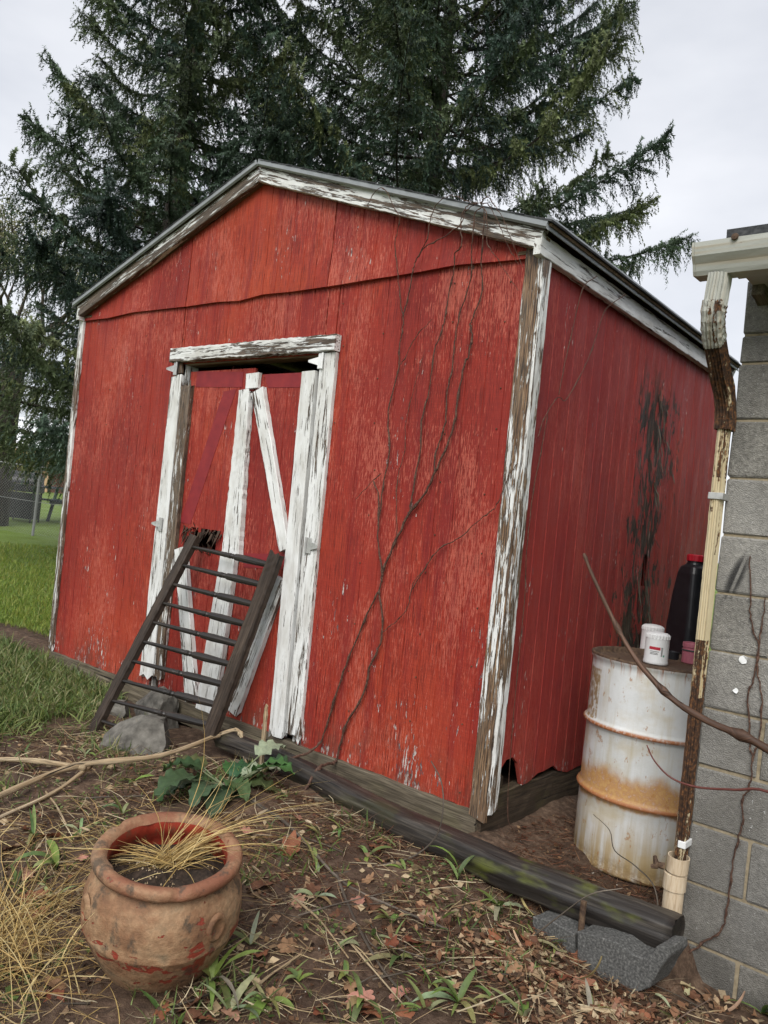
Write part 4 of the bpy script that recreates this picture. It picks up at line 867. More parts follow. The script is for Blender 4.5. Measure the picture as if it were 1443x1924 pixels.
# black jug with a red cap
P = from_px(1288, 1232, ZT); jug = tag(empty('black_jug', (P[0] - 0.02, P[1] + 0.06, ZT + 0.001)), 'tall black plastic jug with a red cap on the drum', 'jug')
jug.rotation_euler = (0, 0, R(-32)); jug.scale = (1.16, 1.16, 1.17)
def sqring(w, d, z, r_, n=6):
    out = []
    for cx, cy, a0 in ((1, 1, 0), (-1, 1, 90), (-1, -1, 180), (1, -1, 270)):
        for k in range(n):
            a = R(a0 + 90 * k / (n - 1)); out.append((cx * (w / 2 - r_) + r_ * math.cos(a), cy * (d / 2 - r_) + r_ * math.sin(a), z))
    return out
def loft(mb, rings, cap=True):
    n = len(rings[0]); V = [p for r_ in rings for p in r_]
    F = [(i * n + k, i * n + (k + 1) % n, (i + 1) * n + (k + 1) % n, (i + 1) * n + k) for i in range(len(rings) - 1) for k in range(n)]
    if cap: F += [tuple(range(n - 1, -1, -1)), tuple((len(rings) - 1) * n + k for k in range(n))]
    mb.add(V, F)
mb = MB(); loft(mb, [sqring(0.150, 0.12, 0.0, 0.02), sqring(0.160, 0.13, 0.006, 0.025), sqring(0.160, 0.13, 0.12, 0.025), sqring(0.140, 0.12, 0.25, 0.025), sqring(0.118, 0.105, 0.345, 0.025), sqring(0.104, 0.095, 0.372, 0.03), sqring(0.074, 0.072, 0.384, 0.034), sqring(0.066, 0.066, 0.392, 0.032), sqring(0.064, 0.064, 0.405, 0.0315)]); mb.build('body', M['black'], jug, smooth=False)
mb = MB(); V = []; n = 48
for r_, z in ((0.036, 0.400), (0.036, 0.424), (0.032, 0.428), (0.001, 0.4285)):
    for k in range(n): V.append(((r_ + (0.0015 if (k % 4 < 2 and z < 0.426) else 0)) * math.cos(2 * math.pi * k / n), (r_ + (0.0015 if (k % 4 < 2 and z < 0.426) else 0)) * math.sin(2 * math.pi * k / n), z))
mb.add(V, [(i * n + k, i * n + (k + 1) % n, (i + 1) * n + (k + 1) % n, (i + 1) * n + k) for i in range(3) for k in range(n)] + [tuple(range(n - 1, -1, -1))]); mb.build('cap', M['redcap'], jug)
mb = MB(); tube(mb, catmull([(0.07, 0, 0.20), (0.098, 0, 0.22), (0.098, 0, 0.31), (0.062, 0, 0.345)], 5), [0.012] * 16, 8); mb.build('handle', M['black'], jug, smooth=True)
P = from_px(1293, 1246, ZT); mb = MB(); lathe(mb, [(0.034, 0), (0.037, 0.003), (0.037, 0.042), (0.0385, 0.044), (0.0385, 0.049), (0.035, 0.051), (0.035, 0.056), (0.038, 0.058), (0.038, 0.070), (0.036, 0.073), (0.033, 0.072), (0.033, 0.012), (0.0, 0.012)], 36)
pk = mb.build('pink_tub', M['pink'], loc=(P[0] + .012, P[1] - 0.0, ZT + 0.001)); pk.scale = (1.15, 1.15, 1.3); tag(pk, 'small faded pink plastic tub at the right of the drum lid', 'tub')
mb = MB(); lathe(mb, [(0.0385, 0.0435), (0.0395, 0.0445), (0.0395, 0.0485), (0.0385, 0.0495)], 36, cap0=False); mb.build('dark_ring', M['print_dark'], pk)
P = from_px(1264, 1240, ZT); mb = MB(); lathe(mb, [(0.028, 0), (0.030, 0.002), (0.030, 0.034), (0.028, 0.036), (0.026, 0.033), (0.0, 0.032)], 28)
tag(mb.build('screw_cap', M['black'], loc=(P[0] - 0.01, P[1] + 0.02, ZT + 0.001)), 'small round black screw cap lying between the oil filters and the jug', 'screw cap')

# ================================================================== timbers, blocks and stones on the ground
mb = MB(); xs = np.linspace(2.12, 4.565, 90); V = []; G = []; n = 32; rlog = []
for i, x in enumerate(xs):
    y = float(log_y(x)) + 0.006 * math.sin(x * 5); r_ = 0.046 + 0.016 * (x - 2.0) / 2.5; zc = -0.008 - r_ + 0.006 * math.sin(x * 3.3)
    for k in range(n):
        a = 2 * math.pi * k / n; ca, sa = math.cos(a), math.sin(a)
        sq = 1 / max(abs(ca) ** 5 + abs(sa) ** 5, 1e-6) ** (1 / 5)
        rr = r_ * (0.30 + 0.72 * sq) * (1 + 0.09 * mnoise.noise(Vector((x * 5, ca * 1.6, sa * 1.6))) + 0.035 * mnoise.noise(Vector((x * 14, ca * 7, sa * 7))))
        split = -0.016 * (math.exp(-((a - 2.2) / 0.12) ** 2) + math.exp(-((a - 3.6) / 0.10) ** 2) + math.exp(-((a - 2.75) / 0.08) ** 2)) * max(0, mnoise.noise(Vector((x * 1.3, 9, 1))) + 0.35)
        V.append((x + (0.012 * mnoise.noise(Vector((ca * 3, sa * 3, 2))) if i in (0, 89) else 0), y + (rr + split) * ca, zc + (rr + split) * sa)); G.append((x, a * r_, r_))
F = [(i * n + k, i * n + (k + 1) % n, (i + 1) * n + (k + 1) % n, (i + 1) * n + k) for i in range(89) for k in range(n)] + [tuple(range(n)), tuple(89 * n + k for k in range(n - 1, -1, -1))]
mb.add(V, F, G); lg = mb.build('landscape_timber', M['log'], smooth=True); tag(lg, 'wet dark mossy landscape timber lying along the front of the shed', 'timber')
# thin grey edging board lying under the timber
mb = MB(); plank(mb, (2.30, -0.235, -0.135), (3.30, -0.275, -0.145), 0.05, 0.05, 0.04, (0.04, 1, 0), (0, 0, 1), nseg=30, wob=0.004, rag0=0.04, rag1=0.05)
tag(mb.build('edging_board', M['sill']), 'thin weathered board half buried in front of the dark timber', 'board')
mb = MB(); tube(mb, [(4.292, -0.345, -0.34), (4.287, -0.338, -0.02)], [0.011, 0.011], 10, wob=0.05); tag(mb.build('iron_stake', M['rustmetal']), 'rusty iron stake driven in front of the mossy timber', 'stake')
mb = MB(); tube(mb, [(2.95, -0.30, -0.25), (2.95, -0.297, -0.085)], [0.009, 0.009], 10, wob=0.05); tag(mb.build('iron_stake', M['rustmetal']), 'short rusty stake end poking up midway along the timber', 'stake')

def rough(bm, amp, sc, seed):
    for v in bm.verts:
        n_ = mnoise.noise_vector(v.co * sc + Vector((seed, seed * 2, 0))) * amp; v.co += n_
def rock(name, loc, size, rot, label, seed, mat='stone', flat=0.15):
    bm = bmesh.new(); bmesh.ops.create_cube(bm, size=1); bmesh.ops.subdivide_edges(bm, edges=bm.edges[:], cuts=6, use_grid_fill=True)
    for v in bm.verts:
        c = v.co.copy(); s_ = c.normalized() * 0.5; v.co = c * 0.78 + s_ * 0.22
        v.co += mnoise.noise_vector(v.co * 1.6 + Vector((seed, 0, 0))) * 0.11
        for nn_ in ((1, .4, .3), (-.6, .7, .5), (.2, -1, .6), (-.7, -.6, .8)):
            nn_ = Vector(nn_).normalized(); d_ = v.co.dot(nn_) - 0.36
            if d_ > 0: v.co -= nn_ * d_
        v.co = Vector((v.co.x * size[0], v.co.y * size[1], v.co.z * size[2])) + mnoise.noise_vector(v.co * 9) * 0.006 + mnoise.noise_vector(v.co * 24) * 0.002
    me = bpy.data.meshes.new(name); bm.to_mesh(me); bm.free(); me.materials.append(M[mat]); o = bpy.data.objects.new(name, me); COL.objects.link(o)
    o.location = loc; o.rotation_euler = rot; tag(o, label, 'stone', 'stones under the railing'); return o
P = on_ground(262, 1412); rock('fieldstone', (P[0] - 0.06, P[1] + 0.06, gz(P[0], P[1]) + 0.045), (0.36, 0.30, 0.24), (0.1, 0.15, 0.5), 'grey angular stone under the lowest loose spindle', 1.0)
P = on_ground(305, 1345); rock('fieldstone', (P[0] + 0.10, P[1] - 0.10, -0.06), (0.42, 0.22, 0.26), (0.05, 0.25, -0.4), 'larger brown-grey stone against the shed sill behind the railing', 4.0)
P = on_ground(222, 1338); rock('fieldstone', (P[0], P[1], gz(P[0], P[1]) + 0.02), (0.16, 0.12, 0.10), (0, 0, 0.3), 'small stone beside the left rail foot', 8.0)

# broken hollow block with an open U end, and a darker one mostly buried, both against the timber
def on_y(px, py, yy):
    d = raydir(px, py); return CAM + d * ((yy - CAM[1]) / d[1])
def broken(name, pts, y0, dep, label, seed):
    P = [on_y(x, y, y0) for x, y in pts]; c = np.mean(P, axis=0); bm = bmesh.new(); n = len(P)
    f = [bm.verts.new((p[0] - c[0], 0, p[2] - c[2])) for p in P]; g_ = [bm.verts.new((p[0] - c[0] + 0.012, dep, p[2] - c[2] - 0.004)) for p in P]
    bm.faces.new(f); bm.faces.new(g_[::-1])
    for i in range(n): bm.faces.new((f[i], g_[i], g_[(i + 1) % n], f[(i + 1) % n]))
    bmesh.ops.recalc_face_normals(bm, faces=bm.faces[:]); bmesh.ops.bevel(bm, geom=bm.edges[:], offset=0.003, segments=1, affect='EDGES')
    bmesh.ops.triangulate(bm, faces=bm.faces[:]); bmesh.ops.subdivide_edges(bm, edges=[e for e in bm.edges if e.calc_length() > 0.03], cuts=2, use_grid_fill=False); rough(bm, 0.0022, 22, seed); rough(bm, 0.0014, 70, seed)
    me = bpy.data.meshes.new(name); bm.to_mesh(me); bm.free(); me.materials.append(M['oldblock']); o = bpy.data.objects.new(name, me); COL.objects.link(o); o.location = (c[0], y0, c[2]); tag(o, label, 'concrete block', 'old blocks by the timber'); return o
broken('broken_block', [(1084, 1750), (1123, 1759), (1160, 1772), (1184, 1791), (1207, 1800), (1225, 1791), (1233, 1777), (1258, 1780), (1259, 1796), (1239, 1822), (1221, 1856), (1184, 1870), (1140, 1870), (1084, 1840)], -0.385, 0.13, 'broken grey concrete block with an open U end below the timber', 3.0)
broken('half_buried_block', [(1000, 1722), (1035, 1730), (1080, 1756), (1081, 1840), (1030, 1840), (1000, 1800)], -0.375, 0.12, 'dark damp concrete block mostly buried in front of the timber', 7.0)

# ================================================================== the wooden railing that leans on the door
rl = tag(empty('wooden_railing', (1.8, -0.35, -0.1)), 'dark weathered wooden railing with turned spindles leaning on the shed door', 'railing')
RI = Matrix.Translation(-Vector(rl.location))
def RP(o): o.parent = rl; o.matrix_parent_inverse = RI.copy(); return o
LT = np.array([1.590, -0.066, 1.015]); LF = np.array([1.420, -0.495, -0.165]); RT = np.array([2.290, -0.072, 0.965]); RF = np.array([2.130, -0.245, 0.0])
nrm = np.cross(RT - LT, LF - LT); nrm /= np.linalg.norm(nrm); nrm = nrm if nrm[1] < 0 else -nrm
for (T_, F_, w0, rg) in ((LT, LF, 0.066, 0.05), (RT, RF - (RT - RF) * 0.03, 0.088, 0.02)):
    d = (F_ - T_) / np.linalg.norm(F_ - T_); w = np.cross(d, nrm); mb = MB(); plank(mb, T_ - nrm * 0.022, F_ - nrm * 0.022, w0, w0, 0.044, w, nrm, nseg=40, wob=0.0025, rag0=rg, rag1=0.01, ch=0.010); RP(mb.build('rail', M['rail']))
def spindle(A, B, n=12, broken=False):
    prof = [(0, .0095), (.06, .0095), (.30, .0125), (.44, .0140), (.47, .0150), (.50, .0115), (.505, .0155), (.535, .0155), (.54, .0115), (.56, .0150), (.575, .0115), (.60, .0185), (.72, .0215), (.95, .0175), (1.0, .0165)]
    if broken: prof = [p for p in prof if p[0] < 0.62]; prof = [(p[0] / prof[-1][0], p[1]) for p in prof]
    A = np.asarray(A); B = np.asarray(B); mb = MB(); tube(mb, [A + (B - A) * s_ for s_, _ in prof], [r_ for _, r_ in prof], n); return RP(mb.build('spindle', M['spindle'], smooth=False))
for i in range(9):
    tl_ = 0.078 + (0.835 - 0.078) * i / 8; tr_ = 0.075 + (0.975 - 0.075) * i / 8
    spindle(LT + (LF - LT) * tl_ + (RT - LT) * 0.03, RT + (RF - RT) * tr_ - (RT - LT) * 0.045)
spindle(LT + (LF - LT) * 0.93 + (RT - LT) * 0.03, np.array([1.936, -0.414, -0.075]), broken=True)

# ================================================================== terracotta pot
pot = tag(empty('terracotta_pot', (3.475, -1.463, -0.215)), 'big weathered terracotta pot with flaking red paint and a thick rim', 'pot')
tw = Vector((0.79, -0.61, 0)); up = (Vector((0, 0, 1)) + tw * 0.15).normalized(); pot.scale = (1, 1, 1.13); pot.rotation_euler = up.to_track_quat('Z', 'Y').to_euler()
pot.rotation_euler = Vector((0, 0, 1)).rotation_difference(up).to_euler()
prof = [(0.096, -0.03), (0.112, -0.02), (0.146, 0.030), (0.184, 0.085), (0.2060, 0.125), (0.2085, 0.131), (0.2110, 0.135), (0.2130, 0.139), (0.2190, 0.155), (0.2215, 0.160), (0.2240, 0.164), (0.2240, 0.169), (0.2225, 0.176),
        (0.2260, 0.205), (0.2230, 0.240), (0.2120, 0.270), (0.1960, 0.293), (0.1850, 0.303), (0.1830, 0.308), (0.1950, 0.313), (0.2080, 0.318), (0.2130, 0.327), (0.2120, 0.338), (0.2050, 0.345), (0.1900, 0.346), (0.1760, 0.342), (0.1690, 0.333)]
mb = MB(); lathe(mb, prof, 128, wob=0.016, seed=5)
for i, v in enumerate(mb.V):
    q = Vector(v); c_ = mnoise.noise(q * 38) ; d_ = -0.006 * max(0, mnoise.noise(q * 17 + Vector((4, 1, 7))) - 0.28) / 0.3 * (1 if v[2] > 0.30 else 0.45) + 0.0009 * c_
    n_ = Vector((v[0], v[1], 0)).normalized(); mb.V[i] = tuple(q + n_ * d_ + Vector((0, 0, d_ * (1.0 if v[2] > 0.335 else 0))))
mb.build('body', M['pot'], pot, smooth=True)
mb = MB(); lathe(mb, [(0.1690, 0.333), (0.1660, 0.318), (0.1720, 0.300), (0.1850, 0.280), (0.192, 0.262), (0.19, 0.24)], 96, wob=0.012, seed=5, cap0=False); mb.build('inner_wall', M['potred'], pot, smooth=True)
bm = bmesh.new(); bmesh.ops.create_circle(bm, cap_ends=True, radius=0.195, segments=48); bmesh.ops.subdivide_edges(bm, edges=bm.edges[:], cuts=1)
me = bpy.data.meshes.new('soil'); V = [(0, 0, 0.268)]; F = []; nr, na = 16, 56
for i in range(1, nr + 1):
    for k in range(na):
        a = 2 * math.pi * k / na; r_ = 0.192 * i / nr; V.append((r_ * math.cos(a), r_ * math.sin(a), 0.268 + 0.022 * mnoise.fractal(Vector((r_ * math.cos(a) * 16, r_ * math.sin(a) * 16, 1)), 0.9, 2, 5) - 0.012 * (i / nr) ** 2))
for k in range(na): F.append((0, 1 + k, 1 + (k + 1) % na))
for i in range(nr - 1):
    for k in range(na): F.append((1 + i * na + k, 1 + (i + 1) * na + k, 1 + (i + 1) * na + (k + 1) % na, 1 + i * na + (k + 1) % na))
bm.free(); mk('soil', V, F, M['dark'], pot, V, True)
for a_ in (R(5), R(130), R(255)):      # lug scars on the shoulder
    mb = MB(); V = []; n = 20
    for r_, h_ in ((0.034, 0.0), (0.031, 0.006), (0.024, 0.010), (0.019, 0.006), (0.013, 0.003), (0.0, 0.002)):
        for k in range(n):
            al = 2 * math.pi * k / n; V.append((0.2215 + h_ - 0.3 * (r_ * math.sin(al)) ** 2 * 3 - 2.2 * (r_ * math.cos(al)) ** 2, r_ * math.cos(al), 0.228 + r_ * 1.15 * math.sin(al)))
    F = [(i * n + k, i * n + (k + 1) % n, (i + 1) * n + (k + 1) % n, (i + 1) * n + k) for i in range(5) for k in range(n)]; mb.add(V, F, [(0.2, 0, 0)] * len(V)); o = mb.build('lug', M['pot'], pot, smooth=True); o.rotation_euler = (0, 0, a_)

# ================================================================== thin strips: grass, straw, needles
def strips(P, D, L_, Wd, droop, tint, nseg=3, curl=None, side=None):
    """many blades at once: root P, direction D, length, width, droop towards the ground; returns V, F(quads), tint"""
    N = len(P); D = D / np.linalg.norm(D, axis=1, keepdims=True)
    sd_ = side if side is not None else np.cross(D, NP.normal(size=(N, 3))); sd_ = sd_ / (np.linalg.norm(sd_, axis=1, keepdims=True) + 1e-9)
    V = np.zeros((N, 2 * (nseg + 1), 3)); p = P.copy(); d = D.copy()
    for i in range(nseg + 1):
        s_ = i / nseg; w = (Wd * (1 - s_ ** 2.2) * (0.75 + 0.5 * s_) + Wd * 0.06)[:, None] * 0.5
        V[:, 2 * i] = p - sd_ * w; V[:, 2 * i + 1] = p + sd_ * w
        d = d + np.stack([np.zeros(N), np.zeros(N), -droop / nseg], 1)
        if curl is not None: d = d + curl / nseg
        d = d / np.linalg.norm(d, axis=1, keepdims=True); p = p + d * (L_ / nseg)[:, None]
    k = 2 * (nseg + 1); F = np.array([(2 * i, 2 * i + 1, 2 * i + 3, 2 * i + 2) for i in range(nseg)])
    F = (F[None] + (np.arange(N) * k)[:, None, None]).reshape(-1, 4)
    return V.reshape(-1, 3), F, np.repeat(tint, k, axis=0)
def blades(name, xy, lmin, lmax, wd, lean_, droop, cols, mat, lift=0.0, nseg=3, flat=False, zfn=None, parent=None):
    N = len(xy); z = (zfn or gz_np)(xy[:, 0], xy[:, 1]) + lift; P = np.stack([xy[:, 0], xy[:, 1], z], 1)
    az = NP.uniform(0, 2 * np.pi, N); ln = NP.uniform(0.1, lean_, N); D = np.stack([np.cos(az) * ln, np.sin(az) * ln, (np.full(N, 0.03) + NP.uniform(0, 0.06, N)) if flat else np.ones(N)], 1)
    L_ = NP.uniform(lmin, lmax, N); c = np.asarray(cols)[NP.integers(0, len(cols), N)] * NP.uniform(0.7, 1.25, (N, 1))
    V, F, T = strips(P, D, L_, wd * NP.uniform(0.6, 1.4, N), NP.uniform(0.3, 1, N) * droop, c, nseg, curl=NP.normal(size=(N, 3)) * (0.75 if flat else 0.25) * (np.array([1, 1, 0.12 if flat else 0.2])))
    return mk_np(name, V, F, M[mat], parent, T, k=4)

GR = [(0.14, 0.21, 0.032), (0.19, 0.26, 0.042), (0.24, 0.28, 0.052), (0.10, 0.165, 0.026), (0.27, 0.27, 0.07)]
def wedge(n, d0, d1, a0, a1, power=1.0):
    """random ground points between two bearings seen from the camera"""
    d = d0 + (d1 - d0) * NP.uniform(0, 1, n) ** power; a = np.radians(NP.uniform(a0, a1, n)); return np.stack([CAM[0] + np.sin(a) * d, CAM[1] + np.cos(a) * d], 1)
def keep_lawn(xy, thr=0.35):
    x, y = xy[:, 0], xy[:, 1]; l = np.clip((1.25 - x - 0.25 * (y + 0.5)) / 0.5, 0, 1); l = np.where(x < -1.2, 1, l)
    b = np.exp(-(((x + 0.75) / 0.75) ** 2 + ((y - 0.2) / 0.28) ** 2)); l = np.clip(l - 1.2 * b, 0, 1)
    ok = (l > thr * NP.uniform(0.4, 1.6, len(x))) & ~((x > -0.15) & (y > -0.03) & (y < 3.3) & (x < 4)); return xy[ok]
pts = keep_lawn(wedge(42000, 4.2, 14.0, -70, -57, 1.3))
g_ = blades('lawn_grass', pts, 0.03, 0.075, 0.006, 0.7, 0.5, GR, 'grass'); tag(g_, 'bright green lawn grass left of the shed', 'grass', kind='stuff')
pts = keep_lawn(np.concatenate([np.stack([NP.uniform(-0.9, 1.55, 15000), NP.uniform(-1.25, -0.03, 15000)], 1), np.stack([NP.uniform(-2.6, 1.6, 16000), NP.uniform(-3.0, -1.2, 16000)], 1)]), 0.25)
g_ = blades('weedy_grass', pts, 0.05, 0.15, 0.0075, 1.0, 1.1, [(0.11, 0.165, 0.05), (0.15, 0.20, 0.065), (0.20, 0.23, 0.09), (0.08, 0.13, 0.035), (0.25, 0.24, 0.12)], 'grass', nseg=4); tag(g_, 'long weedy grass beside the railing foot', 'grass', kind='stuff')
pts = np.stack([NP.uniform(0.8, 2.7, 9000), NP.uniform(-1.7, -0.18, 9000)], 1)
ok = np.array([mnoise.fractal(Vector((p[0] * 2.1, p[1] * 2.1, 2)), 0.8, 2, 4) > -0.28 + 0.42 * (p[0] - 0.8) + 0.45 * NP.random() for p in pts]); pts = pts[ok]
g_ = blades('sparse_grass', pts, 0.04, 0.13, 0.006, 1.1, 1.2, [(0.13, 0.19, 0.055), (0.18, 0.23, 0.07), (0.10, 0.15, 0.04), (0.27, 0.25, 0.12), (0.22, 0.26, 0.09)], 'grass', nseg=4); tag(g_, 'thinning grass where the lawn runs out into the dirt', 'grass', kind='stuff')
# scattered short green shoots over the dirt
pts = np.stack([NP.uniform(1.4, 4.9, 5200), NP.uniform(-2.0, -0.3, 5200)], 1)
ok = np.array([mnoise.noise(Vector((p[0] * 2.6, p[1] * 2.6, 4))) > -0.05 + 0.35 * NP.random() for p in pts]); pts = pts[ok]
g_ = blades('grass_shoots', pts, 0.025, 0.085, 0.006, 1.1, 1.0, [(0.10, 0.15, 0.035), (0.14, 0.19, 0.05), (0.17, 0.20, 0.08), (0.07, 0.11, 0.03)], 'grass'); tag(g_, 'scattered green shoots over the dirt', 'grass', kind='stuff')
# straw and dry stems lying about
pts = np.stack([NP.uniform(1.3, 5.0, 6000), NP.uniform(-2.1, -0.27, 6000)], 1)
g_ = blades('straw_litter', pts, 0.03, 0.20, 0.0032, 1.0, 0.0, [(0.34, 0.26, 0.15), (0.26, 0.18, 0.10), (0.17, 0.11, 0.065), (0.10, 0.06, 0.04), (0.44, 0.37, 0.25)], 'straw', 0.008, flat=True); tag(g_, 'thin straw and dry stems strewn over the dirt', 'straw', kind='stuff')
pts = np.stack([NP.uniform(2.3, 4.6, 3800), NP.uniform(-0.9, -0.24, 3800)], 1); pts2 = np.stack([NP.uniform(3.7, 4.45, 2200), NP.uniform(-0.15, 1.2, 2200)], 1)
g_ = blades('needle_litter', np.concatenate([pts, pts2]), 0.02, 0.10, 0.0024, 1.0, 0.0, [(0.10, 0.04, 0.022), (0.14, 0.055, 0.03), (0.07, 0.03, 0.018), (0.17, 0.09, 0.05)], 'straw', 0.006, flat=True); tag(g_, 'reddish needles and fine twigs along the timber', 'litter', kind='stuff')
pts = np.stack([NP.uniform(2.0, 4.3, 1500), NP.uniform(-2.0, -0.7, 1500)], 1); ok = (pts[:, 0] + 1.0 * pts[:, 1] < 1.75 + NP.normal(size=1500) * 0.12) & (pts[:, 0] > 2.5); pts = pts[ok]
g_ = blades('dry_grass_mat', pts, 0.10, 0.34, 0.0028, 1.0, 0.15, [(0.42, 0.30, 0.12), (0.36, 0.24, 0.09), (0.47, 0.37, 0.18), (0.28, 0.18, 0.07)], 'straw', 0.015, nseg=5, flat=True); tag(g_, 'golden dry grass matted left of the pot', 'dry grass', kind='stuff')
tuft = np.stack([NP.normal(size=420) * 0.13 + 3.15, NP.normal(size=420) * 0.09 - 1.80], 1)
g_ = blades('golden_tuft', tuft, 0.12, 0.36, 0.0026, 1.3, 1.5, [(0.46, 0.33, 0.13), (0.40, 0.27, 0.10), (0.52, 0.41, 0.20), (0.30, 0.20, 0.08)], 'straw', 0.0, nseg=6); tag(g_, 'golden dead grass tuft in the lower left corner', 'dry grass', kind='stuff')
# crumbs of leaf, bark and clods
def flakes(name, xy, smin, smax, cols, label, cat, lift=0.004, mat='dryleaf'):
    N = len(xy); P = np.stack([xy[:, 0], xy[:, 1], gz_np(xy[:, 0], xy[:, 1]) + lift], 1); s_ = NP.uniform(smin, smax, N)[:, None]; az = NP.uniform(0, 2 * np.pi, N)
    t = NP.normal(size=(N, 3)) * 0.45 + np.array([0, 0, 1.0]); t /= np.linalg.norm(t, axis=1, keepdims=True); u = np.stack([np.cos(az), np.sin(az), np.zeros(N)], 1); u -= t * (u * t).sum(1, keepdims=True); u /= np.linalg.norm(u, axis=1, keepdims=True); v = np.cross(t, u)
    asp = NP.uniform(0.35, 0.9, (N, 1)); b = NP.uniform(-0.2, 0.45, (N, 1))
    V = np.stack([P - u * s_, P - v * s_ * asp + t * s_ * b, P + u * s_ * NP.uniform(0.6, 1.2, (N, 1)) + t * s_ * 0.2, P + v * s_ * asp + t * s_ * b * 0.8, P + t * s_ * 0.12], 1)
    k = 5; F = np.array([(0, 1, 4), (1, 2, 4), (2, 3, 4), (3, 0, 4)]); F = (F[None] + (np.arange(N) * k)[:, None, None]).reshape(-1, 3)
    c = np.asarray(cols)[NP.integers(0, len(cols), N)] * NP.uniform(0.6, 1.3, (N, 1)); o = mk_np(name, V.reshape(-1, 3), F, M[mat], None, np.repeat(c, k, 0)); tag(o, label, cat, kind='stuff'); return o
BR = [(0.075, 0.038, 0.022), (0.115, 0.058, 0.032), (0.16, 0.085, 0.045), (0.05, 0.028, 0.018), (0.20, 0.125, 0.07), (0.13, 0.045, 0.025)]
flakes('leaf_crumbs', np.concatenate([np.stack([NP.uniform(1.4, 5.0, 8500), NP.uniform(-2.1, -0.27, 8500)], 1), np.stack([NP.uniform(3.7, 4.5, 900), NP.uniform(-0.16, 1.2, 900)], 1)]), 0.004, 0.014, BR, 'brown leaf crumbs and bark bits on the dirt', 'litter')
pr = NP.normal(size=(1300, 2)) * np.array([0.33, 0.13]) + np.array([4.36, -0.62]); pr = np.concatenate([pr, np.stack([NP.uniform(4.45, 5.1, 750), NP.uniform(-0.75, -0.06, 750)], 1)]); pr = pr[((pr[:, 1] < -0.40) | (pr[:, 0] > 4.62)) & (pr[:, 0] < 5.2)]
flakes('leaf_heap', pr, 0.005, 0.021, [(0.17, 0.085, 0.048), (0.25, 0.14, 0.08), (0.11, 0.05, 0.03), (0.34, 0.24, 0.15), (0.07, 0.04, 0.025), (0.40, 0.31, 0.20)], 'heap of shredded brown leaves below the broken block', 'leaf litter', 0.015)
flakes('husk_bits', np.stack([NP.uniform(1.5, 5.0, 900), NP.uniform(-2.1, -0.3, 900)], 1), 0.008, 0.026, [(0.34, 0.25, 0.15), (0.26, 0.17, 0.10), (0.40, 0.31, 0.20), (0.20, 0.12, 0.07)], 'torn straw-coloured husk bits on the dirt', 'litter', 0.010)
flakes('pale_grit', np.stack([NP.uniform(1.8, 4.8, 420), NP.uniform(-2.0, 0.3, 420)], 1), 0.002, 0.006, [(0.42, 0.38, 0.33), (0.55, 0.52, 0.48)], 'small pale grit scattered on the dirt', 'grit')
pc = NP.normal(size=(110, 2)) * 0.085
# crumbs of white potting grit in the pot
Vp = []; Fp = []
for x, y in pc:
    if x * x + y * y > 0.03: continue
    s_ = rnd.uniform(0.0015, 0.0038); z = 0.272 + 0.02 * mnoise.fractal(Vector((x * 16, y * 16, 1)), 0.9, 2, 5); b = len(Vp); Vp += [(x + s_, y, z), (x, y + s_, z), (x - s_, y, z), (x, y - s_, z), (x, y, z + s_ * 1.4), (x, y, z - s_)]
    Fp += [(b, b + 1, b + 4), (b + 1, b + 2, b + 4), (b + 2, b + 3, b + 4), (b + 3, b, b + 4), (b + 1, b, b + 5), (b + 2, b + 1, b + 5), (b + 3, b + 2, b + 5), (b, b + 3, b + 5)]
o = mk('grit', Vp, Fp, M['stalk'], pot, Vp); o['kind'] = 'stuff'

# low clover and seedling leaves in patches
pts = np.stack([NP.uniform(1.3, 4.8, 16000), NP.uniform(-2.1, -0.3, 16000)], 1)
ok = np.array([mnoise.fractal(Vector((p[0] * 2.3, p[1] * 2.3, 9)), 0.8, 2, 4) > 0.18 + 0.35 * NP.random() + 0.25 * (p[0] > 3.9) for p in pts]); pts = pts[ok]
flakes('seedling_cover', pts, 0.004, 0.013, [(0.10, 0.15, 0.04), (0.15, 0.20, 0.06), (0.07, 0.12, 0.03), (0.20, 0.23, 0.09)], 'low green clover and seedlings on the dirt', 'ground cover', 0.012, 'leaf')
# dry grass growing out of the pot
pg = empty('dry_grass_clump', tuple(pot.location + up * 0.315 - Vector((0, 0, 0.30)))); tag(pg, 'dead straw-coloured grass flopping over the terracotta pot', 'dry grass')
rt = Vector(ROT[:, 0]); bk = Vector((-0.64, 0.77, 0))
N = 250; a = NP.uniform(0, 2 * np.pi, N); r_ = NP.uniform(0, 0.065, N); base = np.stack([r_ * np.cos(a) - 0.055, r_ * np.sin(a) + 0.045, np.full(N, 0.30)], 1)
right = np.array(rt); back = np.array(bk); D = np.zeros((N, 3)); mode = NP.integers(0, 10, N)
for i in range(N):
    if mode[i] < 5: D[i] = right * NP.uniform(0.5, 1.1) + back * NP.uniform(0.1, 0.7) + np.array([0, 0, NP.uniform(0.35, 1.0)])
    elif mode[i] < 8: D[i] = -right * NP.uniform(0.5, 1.1) - back * NP.uniform(-0.2, 0.5) + np.array([0, 0, NP.uniform(0.15, 0.6)])
    else: D[i] = NP.normal(size=3) * 0.8 + np.array([0, 0, 0.45])
L_ = NP.uniform(0.07, 0.46, N) * np.where(mode < 5, 1.2, 0.95) * np.where(mode > 7, 0.7, 1); c = np.asarray([(0.50, 0.36, 0.14), (0.42, 0.29, 0.11), (0.55, 0.43, 0.21), (0.33, 0.22, 0.09)])[NP.integers(0, 4, N)] * NP.uniform(0.8, 1.15, (N, 1))
V, F, T = strips(base, D, L_, NP.uniform(0.0016, 0.0036, N), NP.uniform(0.4, 1.6, N) * np.where(mode > 7, 0.3, 1), c, 7, curl=NP.normal(size=(N, 3)) * np.array([0.6, 0.6, 0.35]))
